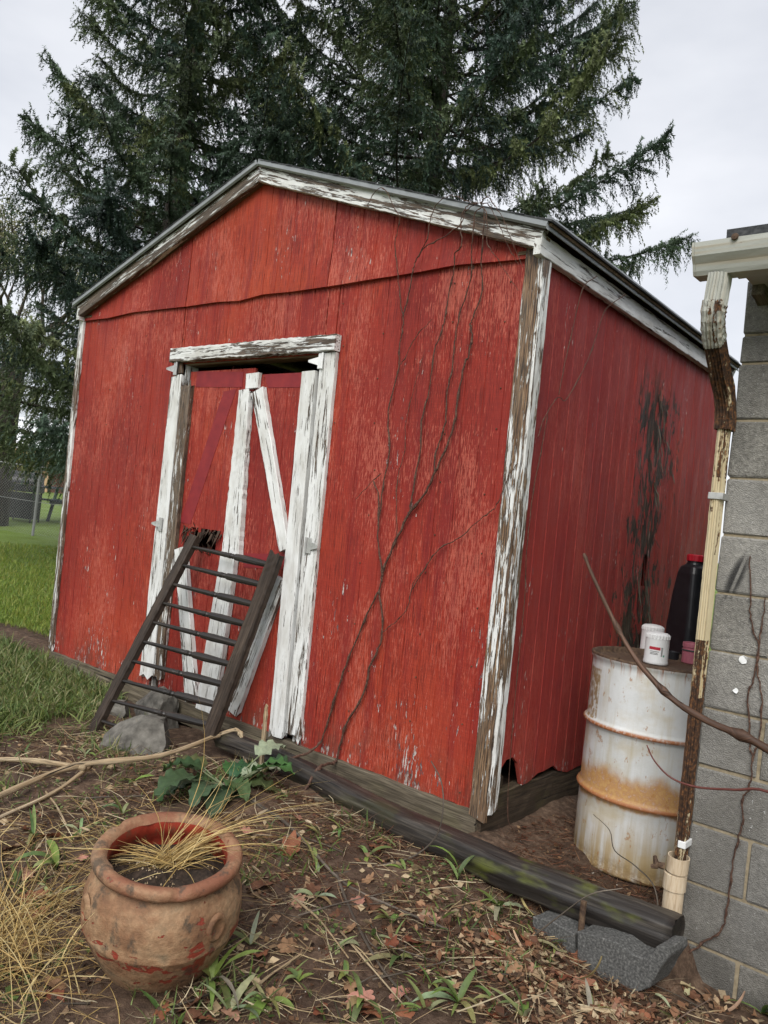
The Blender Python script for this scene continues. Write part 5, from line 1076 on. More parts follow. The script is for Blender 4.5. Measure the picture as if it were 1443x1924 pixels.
mk_np('blades', V, F, M['straw'], pg, T, k=4)['kind'] = 'stuff'
mb = MB()
for i in range(10):     # bristly seed heads
    k_ = rnd.randrange(N); tip = V.reshape(N, 16, 3)[k_, 15]; prv = V.reshape(N, 16, 3)[k_, 12]; d = (tip - prv) / (np.linalg.norm(tip - prv) + 1e-9)
    tube(mb, [tip, tip + d * 0.010, tip + d * 0.028, tip + d * 0.038], [0.0015, 0.0040, 0.0035, 0.0008], 6)
o = mb.build('seed_head', M['stalk'], pg); o['kind'] = 'stuff'

# ================================================================== plants with leaves
def leaf_blade(mb, root, az, el, L_, Wd, droop, col, nseg=7, fold=0.25, wave=0.0, tip=2.0, twist=0.0):
    """one lance-shaped leaf: arching strip folded along its midrib"""
    p = np.asarray(root, float); e = el; V = []; h = np.array([math.cos(az), math.sin(az), 0.0]); s0 = np.array([-math.sin(az), math.cos(az), 0.0])
    for i in range(nseg + 1):
        s_ = i / nseg; d = h * math.cos(e) + np.array([0, 0, math.sin(e)]); nrm_ = -h * math.sin(e) + np.array([0, 0, math.cos(e)])
        w = Wd * (math.sin(math.pi * min(1, (s_ * 0.92 + 0.06)) ** 0.8) ** 0.8) * (1 if s_ < 0.999 else 0.05); tw_ = twist * s_; sd_ = s0 * math.cos(tw_) + nrm_ * math.sin(tw_)
        wv = wave * Wd * math.sin(s_ * 21 + az * 3)
        V += [p - sd_ * w + nrm_ * (w * fold + wv), p + nrm_ * 0.0, p + sd_ * w + nrm_ * (w * fold - wv)]
        p = p + d * L_ / nseg; e -= droop / nseg
    F = []
    for i in range(nseg):
        F += [(3 * i, 3 * i + 1, 3 * i + 4, 3 * i + 3), (3 * i + 1, 3 * i + 2, 3 * i + 5, 3 * i + 4)]
    mb.add(V, F, None, col)
def weed(px, py, n, L_, label, seed, Wd=0.012, el=0.9, group='young weeds in the dirt', cols=None, spread=None, stem=0.0):
    rr = random.Random(seed); P = on_ground(px, py); e = empty('weed', tuple(P)); tag(e, label, 'weed', group); cols = cols or [(0.12, 0.18, 0.05), (0.18, 0.24, 0.065), (0.24, 0.28, 0.11), (0.10, 0.15, 0.05), (0.27, 0.29, 0.17), (0.25, 0.24, 0.09)]
    for i in range(n):
        mb = MB(); az = (spread[0] + rr.uniform(-1, 1) * spread[1]) if spread else rr.uniform(0, 6.28); z0 = stem * rr.random()
        leaf_blade(mb, (0, 0, z0), az, el * rr.uniform(0.45, 1.35), L_ * rr.uniform(0.35, 1.15), Wd * rr.uniform(0.4, 1.0), rr.uniform(0.5, 2.6), tuple(c * rr.uniform(0.8, 1.15) for c in rr.choice(cols)), wave=rr.uniform(0, 0.12), twist=rr.uniform(-0.7, 0.7)); mb.build('leaf', M['leaf'], e, smooth=True)
    if stem:
        mb = MB(); tube(mb, [(0, 0, -0.01), (0.004, 0.003, stem)], [0.003, 0.002], 6); mb.build('stem', M['leaf'], e)
    return e
WEEDS = [(690, 1612, 4, .13, 'narrow-leaved weed beside the curled stem in front of the timber', .010), (860, 1655, 4, .17, 'tall weed with upright leaves in front of the timber below the shed corner', .010), (935, 1708, 7, .13, 'pale green leafy weed above the heap of brown leaves', .016),
    (735, 1735, 5, .12, 'small drooping weed in the middle of the bare dirt', .012), (662, 1663, 4, .10, 'thin weed next to the fork of the dark twig', .009), (592, 1622, 6, .11, 'weed with twisted leaves where the dark branch starts to fork', .010),
    (750, 1800, 5, .13, 'pale weed lying on twigs in the lower middle of the dirt', .016), (395, 1860, 7, .19, 'large light green weed at the right foot of the pot', .015), (500, 1885, 8, .15, 'spreading bright green weed at the bottom edge near the pot', .014),
    (860, 1885, 11, .17, 'bushy bright weed at the bottom edge below the bare dirt', .013), (985, 1915, 5, .13, 'upright weed cut by the bottom edge, below the brown leaves', .011), (680, 1885, 6, .12, 'greyish weed at the bottom edge between two bright weeds', .014),
    (105, 1640, 5, .18, 'tall weed with long pale leaves left of the pot', .014), (62, 1575, 7, .15, 'blue-green weed at the left edge above the dry grass', .010), (470, 1775, 5, .10, 'small weed at the right side of the pot', .011), (632, 1785, 4, .09, 'tiny weed among twigs right of the pot', .010),
    (250, 1470, 8, .12, 'green weed behind the pot rim, under the pale stalk', .011), (45, 1418, 8, .12, 'grassy weed by the left end of the pale stalk', .008), (1043, 1778, 4, .085, 'small bright weed next to the buried block', .010), (1432, 1905, 8, .16, 'bright green weed at the foot of the block wall', .016),
    (560, 1845, 5, .09, 'low weed between the pot and the bottom middle', .011), (810, 1850, 4, .09, 'little weed left of the bushy bright weed', .010), (540, 1500, 6, .10, 'grassy weed just right of the broad leaves', .006), (355, 1330, 6, .10, 'weed growing behind the railing spindles', .010)]
WEEDS += [(520, 1600, 6, .11, 'leafy weed right of the pot rim by the dark branch', .010), (640, 1560, 5, .10, 'weed against the thin board below the timber', .008), (760, 1640, 5, .10, 'weed on the bare dirt under the shed corner', .009), (430, 1905, 9, .13, 'broad bright weed at the bottom edge right of the pot', .012), (650, 1835, 6, .11, 'weed between the two pale twigs at the bottom', .010), (800, 1905, 7, .12, 'narrow bright weed at the bottom edge left of the bushy weed', .009), (230, 1530, 6, .11, 'weed right behind the pot rim', .009), (20, 1480, 7, .12, 'grassy weed at the left edge under the pale stalk', .008), (150, 1570, 6, .13, 'weed with pale leaves just behind the pot at left', .010), (95, 1700, 5, .12, 'weed among the dry grass left of the pot', .010), (30, 1665, 6, .13, 'weed at the left edge among the dry stems', .009), (330, 1450, 7, .10, 'low weed left of the broad-leaved plant', .009), (600, 1570, 5, .09, 'small weed above the twisted weed by the dark branch', .008), (300, 1905, 6, .10, 'weed at the bottom edge in front of the pot', .010), (1110, 1905, 5, .09, 'small weed at the bottom edge under the pale stalk piece', .009), (590, 1690, 5, .10, 'small pale weed in the dirt beside the pink leaf', .012), (930, 1890, 6, .10, 'small weed between the bushy weed and the upright one', .009), (160, 1420, 7, .10, 'weed under the fork of the pale stalk', .008), (700, 1760, 5, .08, 'tiny weed left of the red-brown leaf', .010)]
for i, (px, py, n, l, lab, wd) in enumerate(WEEDS): weed(px, py, n, l, lab, 100 + i, wd, stem=0.03 if i in (1, 7, 12) else 0.0, el=1.15 if i in (1, 12, 10) else 0.85)
# broad-leaved plant with crinkled leaves
P = on_ground(425, 1480); dk = tag(empty('dock_plant', tuple(P)), 'broad-leaved dark green plant with crinkled leaves behind the pot', 'plant'); rr = random.Random(5)
for i in range(20):
    mb = MB(); az = rr.uniform(-3.1, 2.4); L_ = rr.uniform(0.12, 0.24); el = rr.uniform(0.15, 0.8); pale = i in (3, 9); wd = rr.uniform(0.035, 0.068) * (1.1 if pale else 1)
    nl, nw = 12, 8; V = []; p = np.array([0.0, 0, 0.0]); e = el; h = np.array([math.cos(az), math.sin(az), 0]); s0 = np.array([-math.sin(az), math.cos(az), 0]); pet = rr.uniform(0.06, 0.22); p = p + h * pet * math.cos(el) + np.array([0, 0, pet * math.sin(el)])
    for a_ in range(nl + 1):
        s_ = a_ / nl; d = h * math.cos(e) + np.array([0, 0, math.sin(e)]); nn_ = -h * math.sin(e) + np.array([0, 0, math.cos(e)]); w = wd * (math.sin(math.pi * min(1, s_ * 0.93 + 0.07) ** 0.75)) ** 0.75
        for b_ in range(nw + 1):
            t_ = b_ / nw * 2 - 1; ruff = 0.012 * abs(t_) ** 2 * math.sin(s_ * 24 + t_ * 2 + i) + 0.006 * mnoise.noise(Vector((s_ * 7, t_ * 3, i))); V.append(p + s0 * (t_ * w * (1 + 0.10 * math.sin(s_ * 30 + i))) + nn_ * (abs(t_) * w * 0.28 + ruff))
        p = p + d * L_ / nl; e -= rr.uniform(0.8, 1.5) / nl
    F = [(a_ * (nw + 1) + b_, a_ * (nw + 1) + b_ + 1, (a_ + 1) * (nw + 1) + b_ + 1, (a_ + 1) * (nw + 1) + b_) for a_ in range(nl) for b_ in range(nw)]
    mb.add(V, F, None, (0.30, 0.35, 0.24) if pale else tuple(c * rr.uniform(0.7, 1.3) for c in rr.choice([(0.050, 0.095, 0.032), (0.07, 0.115, 0.042), (0.04, 0.08, 0.035)]))); lf = mb.build('leaf', M['leaf'], dk, smooth=True)
    mb = MB(); tube(mb, [(0, 0, 0), tuple(h * pet * 0.5 * math.cos(el) + np.array([0, 0, pet * .5 * math.sin(el)])), tuple(V[nw // 2]), tuple(V[(nw + 1) * 6 + nw // 2] - np.array([0, 0, 0.002]))], [.004, .004, .003, .0015], 6, tint=(0.22, 0.26, 0.15)); o = mb.build('petiole', M['leaf'], lf)
# fallen leaves: lobed brown leaves, one mesh per shape, copied
def lobed(seed):
    rr = random.Random(seed); n = 40; V = [(0, 0, 0)]; ring = []
    for ring_i, f in enumerate((0.5, 1.0)):
        for k in range(n):
            a = 2 * math.pi * k / n; lob = 0.62 + 0.38 * abs(math.cos(a * 3.5 + rr.random() * 0.1)) ** 0.7; r_ = f * lob * (1.25 if math.cos(a) > 0.7 else 1.0) * rr.uniform(0.93, 1.05)
            x, y = r_ * math.cos(a), 0.72 * r_ * math.sin(a); z = 0.35 * (y * y) + 0.30 * x * x * (1 if seed % 2 else -0.5) + 0.16 * mnoise.noise(Vector((x * 2 + seed, y * 2, 0))); V.append((x, y, z))
    F = [(0, 1 + k, 1 + (k + 1) % n) for k in range(n)] + [(1 + k, 1 + n + k, 1 + n + (k + 1) % n, 1 + (k + 1) % n) for k in range(n)]
    return V, F
LC = [(0.30, 0.135, 0.085), (0.22, 0.085, 0.045), (0.26, 0.15, 0.085), (0.17, 0.055, 0.03), (0.34, 0.19, 0.13), (0.13, 0.06, 0.035), (0.36, 0.17, 0.13)]
LM = []
for s_ in range(5):
    for c in LC:
        V, F = lobed(s_); me = bpy.data.meshes.new('fallen_leaf'); me.from_pydata([tuple(0.001 * 0 + q for q in v) for v in V], [], F); me.materials.append(M['dryleaf']); a = me.attributes.new('tint', 'FLOAT_COLOR', 'POINT'); a.data.foreach_set('color', np.tile(np.array([*c, 1], np.float32), len(V))); me.polygons.foreach_set('use_smooth', [True] * len(F)); LM.append(me)
NAMED = {(780, 1768): ('big red-brown curled leaf on the dirt right of centre', 3), (555, 1532): ('pinkish fallen leaf near the start of the dark branch', 6), (545, 1597): ('orange-brown curled leaf beside the dark branch', 1), (705, 1590): ('orange leaf lying by the narrow-leaved weed below the timber', 1), (562, 1692): ('pale pink crumpled leaf in the dirt right of the pot', 4)}
SP_ = [(780, 1768), (555, 1532), (545, 1597), (705, 1590), (562, 1692), (930, 1765), (958, 1702), (488, 1792), (540, 1778), (150, 1612), (1092, 1850), (1160, 1872), (1000, 1822), (300, 1893), (462, 1562), (22, 1592), (92, 1692), (200, 1393), (735, 1772), (520, 1872), (692, 1902), (1252, 1882), (1350, 1892), (842, 1832), (1122, 1892), (1020, 1800), (970, 1790), (1060, 1830), (950, 1745), (1180, 1850), (1300, 1870), (430, 1900), (600, 1900), (760, 1910), (60, 1720), (880, 1760), (1010, 1850), (330, 1500), (1090, 1800), (990, 1765), (1040, 1880), (1220, 1900), (915, 1800), (1150, 1900), (640, 1720)]
rq = random.Random(15)
while len(SP_) < 82:
    q_ = (rq.uniform(20, 1380), rq.uniform(1500, 1915))
    if (q_[1] > 1530 + (q_[0] - 450) * 0.47 or q_[0] < 440) and not (130 < q_[0] < 480 and q_[1] < 1890): SP_.append(q_)
for i, (px, py) in enumerate(SP_):
    P = on_ground(px, py, 0.012); c = NAMED[(px, py)][1] if (px, py) in NAMED else rnd.randrange(7); o = bpy.data.objects.new('fallen_leaf', LM[rnd.randrange(5) * 7 + c]); COL.objects.link(o)
    s_ = rnd.uniform(0.024, 0.046) * (1.35 if (px, py) in NAMED else 1); o.location = P; o.scale = (s_, s_, s_); o.rotation_euler = (rnd.uniform(-0.5, 0.5), rnd.uniform(-0.5, 0.5), rnd.uniform(0, 6.28))
    tag(o, NAMED[(px, py)][0] if (px, py) in NAMED else ('small curled brown leaf in the litter below the broken block' if px > 880 else 'small curled brown leaf on the dirt right of the pot' if px > 440 else 'small curled brown leaf on the dirt around the left of the pot'), 'leaf', 'fallen leaves on the dirt')
# dried husks: broad curled straps among the leaf heap
for i, (px, py) in enumerate([(985, 1790), (1010, 1770), (1060, 1800), (1085, 1840), (960, 1790), (1040, 1850), (1120, 1860), (1260, 1850), (1290, 1870), (1230, 1870), (1330, 1880), (1370, 1900), (1000, 1720), (70, 1690)]):
    P = on_ground(px, py, 0.012); rr = random.Random(300 + i); mb = MB(); V = []; az = rr.uniform(-0.9, 0.9) + (0.6 if i % 2 else 2.4); L_ = rr.uniform(0.07, 0.15); w = rr.uniform(0.006, 0.014); n = 12; el = rr.uniform(-0.1, 0.5); p = np.zeros(3); h = np.array([math.cos(az), math.sin(az), 0]); s0 = np.array([-math.sin(az), math.cos(az), 0]); cu = rr.uniform(-2.6, 1.2)
    for k in range(n + 1):
        s_ = k / n; d = h * math.cos(el) + np.array([0, 0, math.sin(el)]); nn_ = -h * math.sin(el) + np.array([0, 0, math.cos(el)]); ww = w * (1 - 0.6 * s_ * s_); V += [p - s0 * ww + nn_ * ww * 0.6, p - nn_ * 0.001, p + s0 * ww + nn_ * ww * 0.6]; p = p + d * L_ / n; el += cu / n
    V = [np.array([v[0], v[1], max(v[2], -0.008)]) for v in V]
    mb.add(V, [(3 * k + j, 3 * k + j + 1, 3 * k + j + 4, 3 * k + j + 3) for k in range(n) for j in range(2)], None, tuple(c * rr.uniform(0.8, 1.15) for c in rr.choice([(0.42, 0.31, 0.19), (0.33, 0.235, 0.14), (0.28, 0.19, 0.12), (0.46, 0.37, 0.25)]))); o = mb.build('dried_husk', M['dryleaf'], smooth=True, loc=tuple(P)); tag(o, 'curled straw-coloured dry husk on the leaf litter', 'husk', 'dried husks on the litter')

# ================================================================== sticks, stalks and branches
def stick(name, P, rad, mat, label, cat='stick', group=None, n=7, wob=0.06, dens=5, knots=0, extra=()):
    mb = MB(); Q = catmull(P, dens); tube(mb, Q, rad, n, wob=wob, knots=knots); o = mb.build(name, M[mat], smooth=True)
    for (P2, r2, nm) in extra:
        m2 = MB(); tube(m2, catmull(P2, dens), r2, n, wob=wob); m2.build(nm, M[mat], o, smooth=True)
    tag(o, label, cat, group); return o
stick('bent_stalk', [(2.286, -1.52, -0.12), (2.213, -1.364, -0.10), (2.11, -0.986, -0.07), (2.214, -0.608, -0.05), (2.164, -0.254, -0.02), (2.179, -0.19, 0.0), (2.233, -0.15, 0.02), (2.302, -0.17, -0.02), (2.38, -0.20, -0.11)], (0.0135, 0.009), 'stalk', 'long pale dry stalk bent over beside the broad-leaved plant', 'stalk', n=9, wob=0.16, knots=11,
      extra=[([(1.641, -1.251, -0.14), (1.728, -1.143, -0.12), (1.883, -1.043, -0.10), (2.152, -0.957, -0.07)], (0.011, 0.013), 'side_stalk'), ([(2.337, -1.496, -0.17), (2.328, -1.411, -0.14), (2.242, -1.15, -0.12), (2.111, -0.905, -0.08)], (0.006, 0.010), 'side_stalk')])
mb = MB(); plank(mb, (2.537, -0.235, -0.16), (2.50, -0.215, 0.245), 0.028, 0.012, 0.014, (1, 0.1, 0.1), (0, -1, 0), nseg=16, wob=0.003, rag1=0.06); tag(mb.build('broken_stake', M['stalk']), 'splintered tan stake standing upright at the right foot of the door', 'stake')
stick('dark_branch', [on_ground(x, y, l) for x, y, l in [(462, 1495, .03), (500, 1522, .02), (530, 1540, .02), (580, 1590, .015), (620, 1635, .015), (660, 1668, .012), (740, 1705, .012), (842, 1747, .01)]], (0.009, 0.004), 'twig', 'dark forked dead branch running across the bare dirt', 'branch',
      extra=[([on_ground(x, y, l) for x, y, l in [(632, 1640, .015), (650, 1690, .012), (680, 1755, .012), (725, 1830, .012), (790, 1900, .01)]], (0.0055, 0.004), 'side_branch')])
stick('dry_weed_stem', [(3.467, -0.673, -0.14), (3.547, -0.505, -0.12), (3.611, -0.40, -0.09), (3.665, -0.345, -0.01), (3.675, -0.33, 0.09), (3.64, -0.31, 0.19), (3.566, -0.29, 0.25)], (0.0045, 0.002), 'twig', 'thin grey weed stem curving up in front of the shed corner', 'stem')
stick('thin_stem', [(4.164, -0.05, 0.177), (4.233, -0.05, 0.14), (4.261, -0.05, 0.074), (4.347, -0.06, 0.05), (4.429, -0.07, 0.001), (4.470, -0.10, -0.13)], (0.0012, 0.003), 'twig', 'thin dark stem standing in front of the drum by the drain pipe', 'stem')
stick('arched_stem', [(4.13, -0.45, -0.20), (4.245, -0.42, -0.06), (4.344, -0.426, 0.05), (4.43, -0.38, 0.09)], (0.003, 0.0015), 'twig', 'thin stem arching over the mossy end of the timber', 'stem')
stick('shrub_branch', [(5.35, -0.46, -0.31), (5.25, -0.45, 0.15), (5.08, -0.43, 0.52), (4.825, -0.42, 0.653), (4.65, -0.42, 0.692), (4.531, -0.42, 0.738), (4.418, -0.42, 0.825), (4.335, -0.42, 0.923), (4.232, -0.42, 1.077), (4.188, -0.42, 1.154)], (0.016, 0.0045), 'branch', 'long bare brown branch slanting across the drum and the block wall', 'branch', n=9, wob=0.07, knots=9)
stick('red_twig', [(5.30, -0.40, -0.31), (5.18, -0.36, 0.25), (5.0, -0.32, 0.46), (4.81, -0.3, 0.503), (4.715, -0.3, 0.481), (4.604, -0.3, 0.456), (4.521, -0.3, 0.461), (4.461, -0.3, 0.499), (4.429, -0.3, 0.544)], (0.006, 0.0022), 'redtwig', 'thin dark red twig curving over the downspout and drum', 'twig')
# short twigs on the dirt
TW = [((545, 1680), (655, 1800), 'stalk', .0045, 'pale straight twig pointing down to the right in the middle of the dirt'), ((560, 1720), (735, 1675), 'twig', .0035, 'dark twig crossing the forked branch'), ((640, 1750), (760, 1890), 'stalk', .004, 'pale long twig running to the bottom edge'),
      ((0, 1590), (30, 1780), 'twig', .007, 'grey twig standing down the left edge'), ((20, 1700), (60, 1560), 'twig', .004, 'short grey twig at the left edge by the dry grass'), ((160, 1500), (280, 1495), 'twig', .005, 'grey twig behind the pot'), ((1090, 1895), (1200, 1905), 'stalk', .010, 'thick pale stalk piece at the bottom edge below the broken block'),
      ((1015, 1820), (1020, 1850), 'stalk', .006, 'short bright wood splinter below the leaf heap'), ((460, 1870), (570, 1790), 'stalk', .005, 'tan strip of stalk right of the pot'), ((300, 1900), (470, 1830), 'twig', .004, 'thin dark twig in front of the pot'), ((940, 1830), (1060, 1850), 'twig', .003, 'fine twig in the leaf heap'),
      ((1180, 1830), (1330, 1900), 'twig', .003, 'thin twig leaning at the foot of the block wall'), ((80, 1480), (130, 1560), 'stalk', .006, 'short pale stick above the left weeds'), ((700, 1840), (860, 1800), 'twig', .003, 'fine twig left of the leaf heap'), ((1060, 1745), (960, 1690), 'twig', .003, 'thin reddish stem against the dark timber')]
for (a, b, m_, r_, lab) in TW:
    A = on_ground(*a, 0.012); B = on_ground(*b, 0.014); mid = (A + B) / 2 + np.array([rnd.uniform(-.015, .015), rnd.uniform(-.015, .015), 0]); mid[2] = max(mid[2], gz(mid[0], mid[1]) + 0.014); stick('dead_twig', [A, (A + mid) / 2 + np.array([.004, -.004, .003]), mid, B], (r_, r_ * 0.6), m_, lab, 'twig', 'dead twigs on the dirt', n=6, wob=0.1)
rr = random.Random(77)
for i in range(120):
    px, py = rr.uniform(0, 1330), rr.uniform(1480, 1920)
    if py < 1500 + (px - 450) * 0.47 and px > 400: continue
    if 130 < px < 480 and 1500 < py < 1880: continue
    A = on_ground(px, py, 0.01); az = rr.uniform(0, 6.28); L_ = rr.uniform(0.06, 0.26); B = A + np.array([math.cos(az) * L_, math.sin(az) * L_, 0]); B[2] = gz(B[0], B[1]) + 0.012; C_ = (A + B) / 2 + np.array([rr.uniform(-.02, .02), rr.uniform(-.02, .02), 0.004]); C_[2] = max(C_[2], gz(C_[0], C_[1]) + 0.01)
    stick('dead_twig', [A, C_, B], (rr.uniform(.0014, .0034), .0011), rr.choice(['twig', 'twig', 'stalk', 'branch']), 'thin dead twig lying among the litter', 'twig', 'fine twigs in the litter', n=5, wob=0.1, dens=4)

# ---- climbing vine on the shed front
VINE = {
 'A1': [(2.711, -0.02, 0.067), (2.763, -0.02, 0.276), (2.816, -0.02, 0.471), (2.881, -0.02, 0.65), (2.924, -0.02, 0.762), (2.969, -0.02, 0.858)],
 'A2': [(2.826, -0.02, 0.01), (2.853, -0.02, 0.168), (2.915, -0.02, 0.296), (2.958, -0.02, 0.403), (2.965, -0.02, 0.486), (3.015, -0.02, 0.614), (3.009, -0.02, 0.746), (2.974, -0.02, 0.852), (2.978, -0.02, 0.905), (2.969, -0.02, 0.971), (2.933, -0.02, 1.079), (2.9, -0.02, 1.302), (2.858, -0.02, 1.383)],
 'B2': [(2.858, -0.02, 1.383), (2.893, -0.02, 1.415), (2.796, -0.02, 1.326), (2.755, -0.02, 1.285)],
 'C': [(2.978, -0.02, 0.905), (2.988, -0.02, 0.973), (3.023, -0.02, 1.059), (3.093, -0.02, 1.227), (3.185, -0.02, 1.35), (3.222, -0.02, 1.438), (3.274, -0.02, 1.568), (3.301, -0.02, 1.682), (3.303, -0.02, 1.767), (3.319, -0.02, 1.929), (3.338, -0.02, 1.978), (3.342, -0.02, 2.069), (3.328, -0.02, 2.116), (3.339, -0.02, 2.156), (3.37, -0.02, 2.274), (3.37, -0.05, 2.389), (3.389, -0.085, 2.507), (3.389, -0.10, 2.606)],
 'D': [(3.222, -0.02, 1.438), (3.215, -0.02, 1.516), (3.237, -0.02, 1.617), (3.25, -0.02, 1.675), (3.24, -0.02, 1.818), (3.254, -0.02, 1.932), (3.253, -0.02, 2.039), (3.261, -0.02, 2.162), (3.314, -0.04, 2.328), (3.332, -0.085, 2.482), (3.344, -0.10, 2.593), (3.377, -0.10, 2.614)],
 'E': [(3.093, -0.02, 1.227), (3.104, -0.02, 1.279), (3.111, -0.02, 1.389), (3.123, -0.02, 1.535), (3.112, -0.02, 1.674), (3.137, -0.02, 1.82), (3.137, -0.02, 1.98), (3.167, -0.02, 2.092), (3.182, -0.02, 2.162), (3.188, -0.02, 2.272), (3.215, -0.04, 2.374), (3.225, -0.06, 2.442), (3.278, -0.085, 2.462), (3.261, -0.09, 2.559), (3.275, -0.10, 2.604), (3.311, -0.11, 2.635), (3.374, -0.11, 2.631)],
 'F': [(2.92, -0.02, 1.168), (2.922, -0.02, 1.349), (2.935, -0.02, 1.53), (2.901, -0.02, 1.726), (2.925, -0.02, 1.862), (2.937, -0.02, 1.945), (2.926, -0.02, 2.021), (2.932, -0.02, 2.111), (2.928, -0.02, 2.19), (2.908, -0.02, 2.235), (2.876, -0.035, 2.391), (2.85, -0.05, 2.542), (2.889, -0.08, 2.646), (2.867, -0.09, 2.686), (2.79, -0.10, 2.801), (2.727, -0.10, 2.809), (2.668, -0.085, 2.748)],
 'G': [(2.928, -0.02, 2.19), (2.941, -0.02, 2.261), (2.966, -0.035, 2.381), (2.984, -0.04, 2.444), (3.043, -0.06, 2.493), (3.156, -0.085, 2.513), (3.257, -0.09, 2.559), (3.29, -0.10, 2.615), (3.359, -0.11, 2.63)],
 'G2': [(2.998, -0.04, 2.463), (3.069, -0.08, 2.526), (3.084, -0.09, 2.607), (3.125, -0.10, 2.677), (3.206, -0.11, 2.694), (3.31, -0.12, 2.645), (3.422, -0.12, 2.616)],
 'H': [(3.042, -0.02, 1.127), (3.006, -0.02, 1.376), (3.03, -0.02, 1.533), (3.018, -0.02, 1.681), (3.055, -0.02, 1.881), (3.083, -0.02, 2.013)],
 'K': [(2.937, -0.02, 1.945), (2.966, -0.02, 1.981), (3.022, -0.02, 2.083), (3.108, -0.02, 2.158)],
 'I': [(3.16, -0.02, 0.886), (3.226, -0.02, 0.995), (3.296, -0.02, 1.095), (3.402, -0.02, 1.158), (3.474, -0.02, 1.23), (3.554, -0.022, 1.291), (3.587, -0.03, 1.34), (3.62, -0.03, 1.443), (3.659, -0.03, 1.497)],
 'I2': [(3.021, -0.02, 0.667), (3.059, -0.02, 0.702), (3.101, -0.02, 0.739), (3.155, -0.02, 0.812), (3.168, -0.02, 0.915), (3.227, -0.02, 1.001), (3.271, -0.02, 1.07)],
 'L1': [(3.385, -0.11, 2.612), (3.414, -0.11, 2.561), (3.425, -0.10, 2.448), (3.467, -0.09, 2.39), (3.501, -0.06, 2.335), (3.572, -0.04, 2.24)],
 'L2': [(3.383, -0.11, 2.623), (3.423, -0.12, 2.612), (3.479, -0.11, 2.525), (3.529, -0.10, 2.427), (3.584, -0.08, 2.337)],
 'L3': [(3.374, -0.11, 2.631), (3.411, -0.12, 2.647), (3.463, -0.12, 2.593), (3.51, -0.11, 2.52), (3.55, -0.10, 2.437), (3.608, -0.08, 2.321)]}
VR = {'A1': (.006, .006), 'A2': (.007, .0045), 'B2': (.0028, .0015), 'C': (.0075, .0035), 'D': (.0045, .003), 'E': (.005, .003), 'F': (.0045, .0025), 'G': (.004, .0028), 'G2': (.0028, .0018), 'H': (.0026, .0014), 'K': (.003, .0018), 'I': (.003, .0024), 'I2': (.0026, .0022), 'L1': (.0028, .0012), 'L2': (.0026, .0012), 'L3': (.0028, .0012)}
vn = tag(empty('climbing_vine', (2.8, -0.02, 0.0)), 'bare brown climbing vine spread over the right half of the shed front', 'vine')
def vine(root, P, rad, nm='stem', hairy=True, nrm_=(0, -1, 0)):
    rr = rnd; inv = Matrix.Translation(-Vector(root.location)); mb = MB(); Q = catmull(P, 5); Q = [q + np.array([rr.uniform(-.0035, .0035), 0, rr.uniform(-.0035, .0035)]) * (0.3 if nrm_[0] else 1) for q in Q]; tube(mb, Q, rad, 6, wob=0.18, knots=6)
    if hairy:
        for q in Q[::2]:
            for _ in range(3):
                d = np.array([rr.uniform(-1, 1), 0.0, rr.uniform(-1, 1)]) if not nrm_[0] else np.array([0.0, rr.uniform(-1, 1), rr.uniform(-1, 1)]); d /= np.linalg.norm(d) + 1e-6; l = rr.uniform(.006, .018); a_ = q + np.array(nrm_) * 0.0; mb.add([a_, a_ + d * l + np.array([0, 0, .0012]), a_ + d * l * 0.6 + np.array([0.0015, 0, .0016])], [(0, 1, 2)])
    o = mb.build(nm, M['vine']); o.parent = root; o.matrix_parent_inverse = inv; return o
for k, P in VINE.items(): vine(vn, P, (VR[k][0] * 0.80, VR[k][1] * 0.72), hairy=k in ('A1', 'A2', 'C', 'E', 'D'))
vine(vn, [(2.60, -0.22, -0.10), (2.66, -0.16, -0.01), (2.70, -0.09, 0.02), (2.711, -0.02, 0.067)], (.006, .006)); vine(vn, [(2.85, -0.26, -0.12), (2.85, -0.17, -0.0), (2.835, -0.06, 0.0), (2.826, -0.02, 0.01)], (.007, .007))
SV = [[(3.70, 0.414, 2.43), (3.672, 0.349, 2.357), (3.672, 0.29, 2.136), (3.672, 0.258, 1.997), (3.672, 0.231, 1.84)], [(3.72, 0.70, 2.43), (3.672, 0.598, 2.324), (3.672, 0.52, 2.143), (3.672, 0.437, 1.997), (3.672, 0.307, 1.835), (3.672, 0.243, 1.833), (3.672, 0.197, 1.804), (3.675, 0.117, 1.711), (3.70, 0.039, 1.62)], [(3.672, 0.151, 1.736), (3.672, 0.13, 1.566), (3.673, 0.102, 1.427), (3.676, 0.09, 1.28), (3.676, 0.095, 1.108), (3.678, 0.118, 0.915), (3.683, 0.12, 0.5), (3.685, 0.16, 0.0), (3.72, 0.2, -0.1)]]
v2 = tag(empty('side_vine', (3.68, 0.2, 0.0)), 'thin bare vine climbing the shaded side wall of the shed', 'vine')
for P in SV: vine(v2, P, (.0022, .0018), hairy=False, nrm_=(1, 0, 0))
BV = [[(4.683, -0.040, 1.075), (4.679, -0.040, 0.964), (4.674, -0.040, 0.852), (4.7, -0.040, 0.747), (4.707, -0.040, 0.622), (4.696, -0.040, 0.526), (4.691, -0.040, 0.425), (4.674, -0.040, 0.384), (4.685, -0.040, 0.321), (4.676, -0.040, 0.263), (4.668, -0.040, 0.178), (4.664, -0.040, 0.066), (4.662, -0.040, -0.018), (4.642, -0.040, -0.081), (4.607, -0.042, -0.118), (4.545, -0.06, -0.20)], [(4.618, -0.040, 1.207), (4.632, -0.040, 1.068), (4.646, -0.040, 0.98), (4.674, -0.040, 0.907), (4.669, -0.040, 0.795), (4.659, -0.040, 0.738), (4.68, -0.040, 0.582), (4.696, -0.040, 0.526)]]
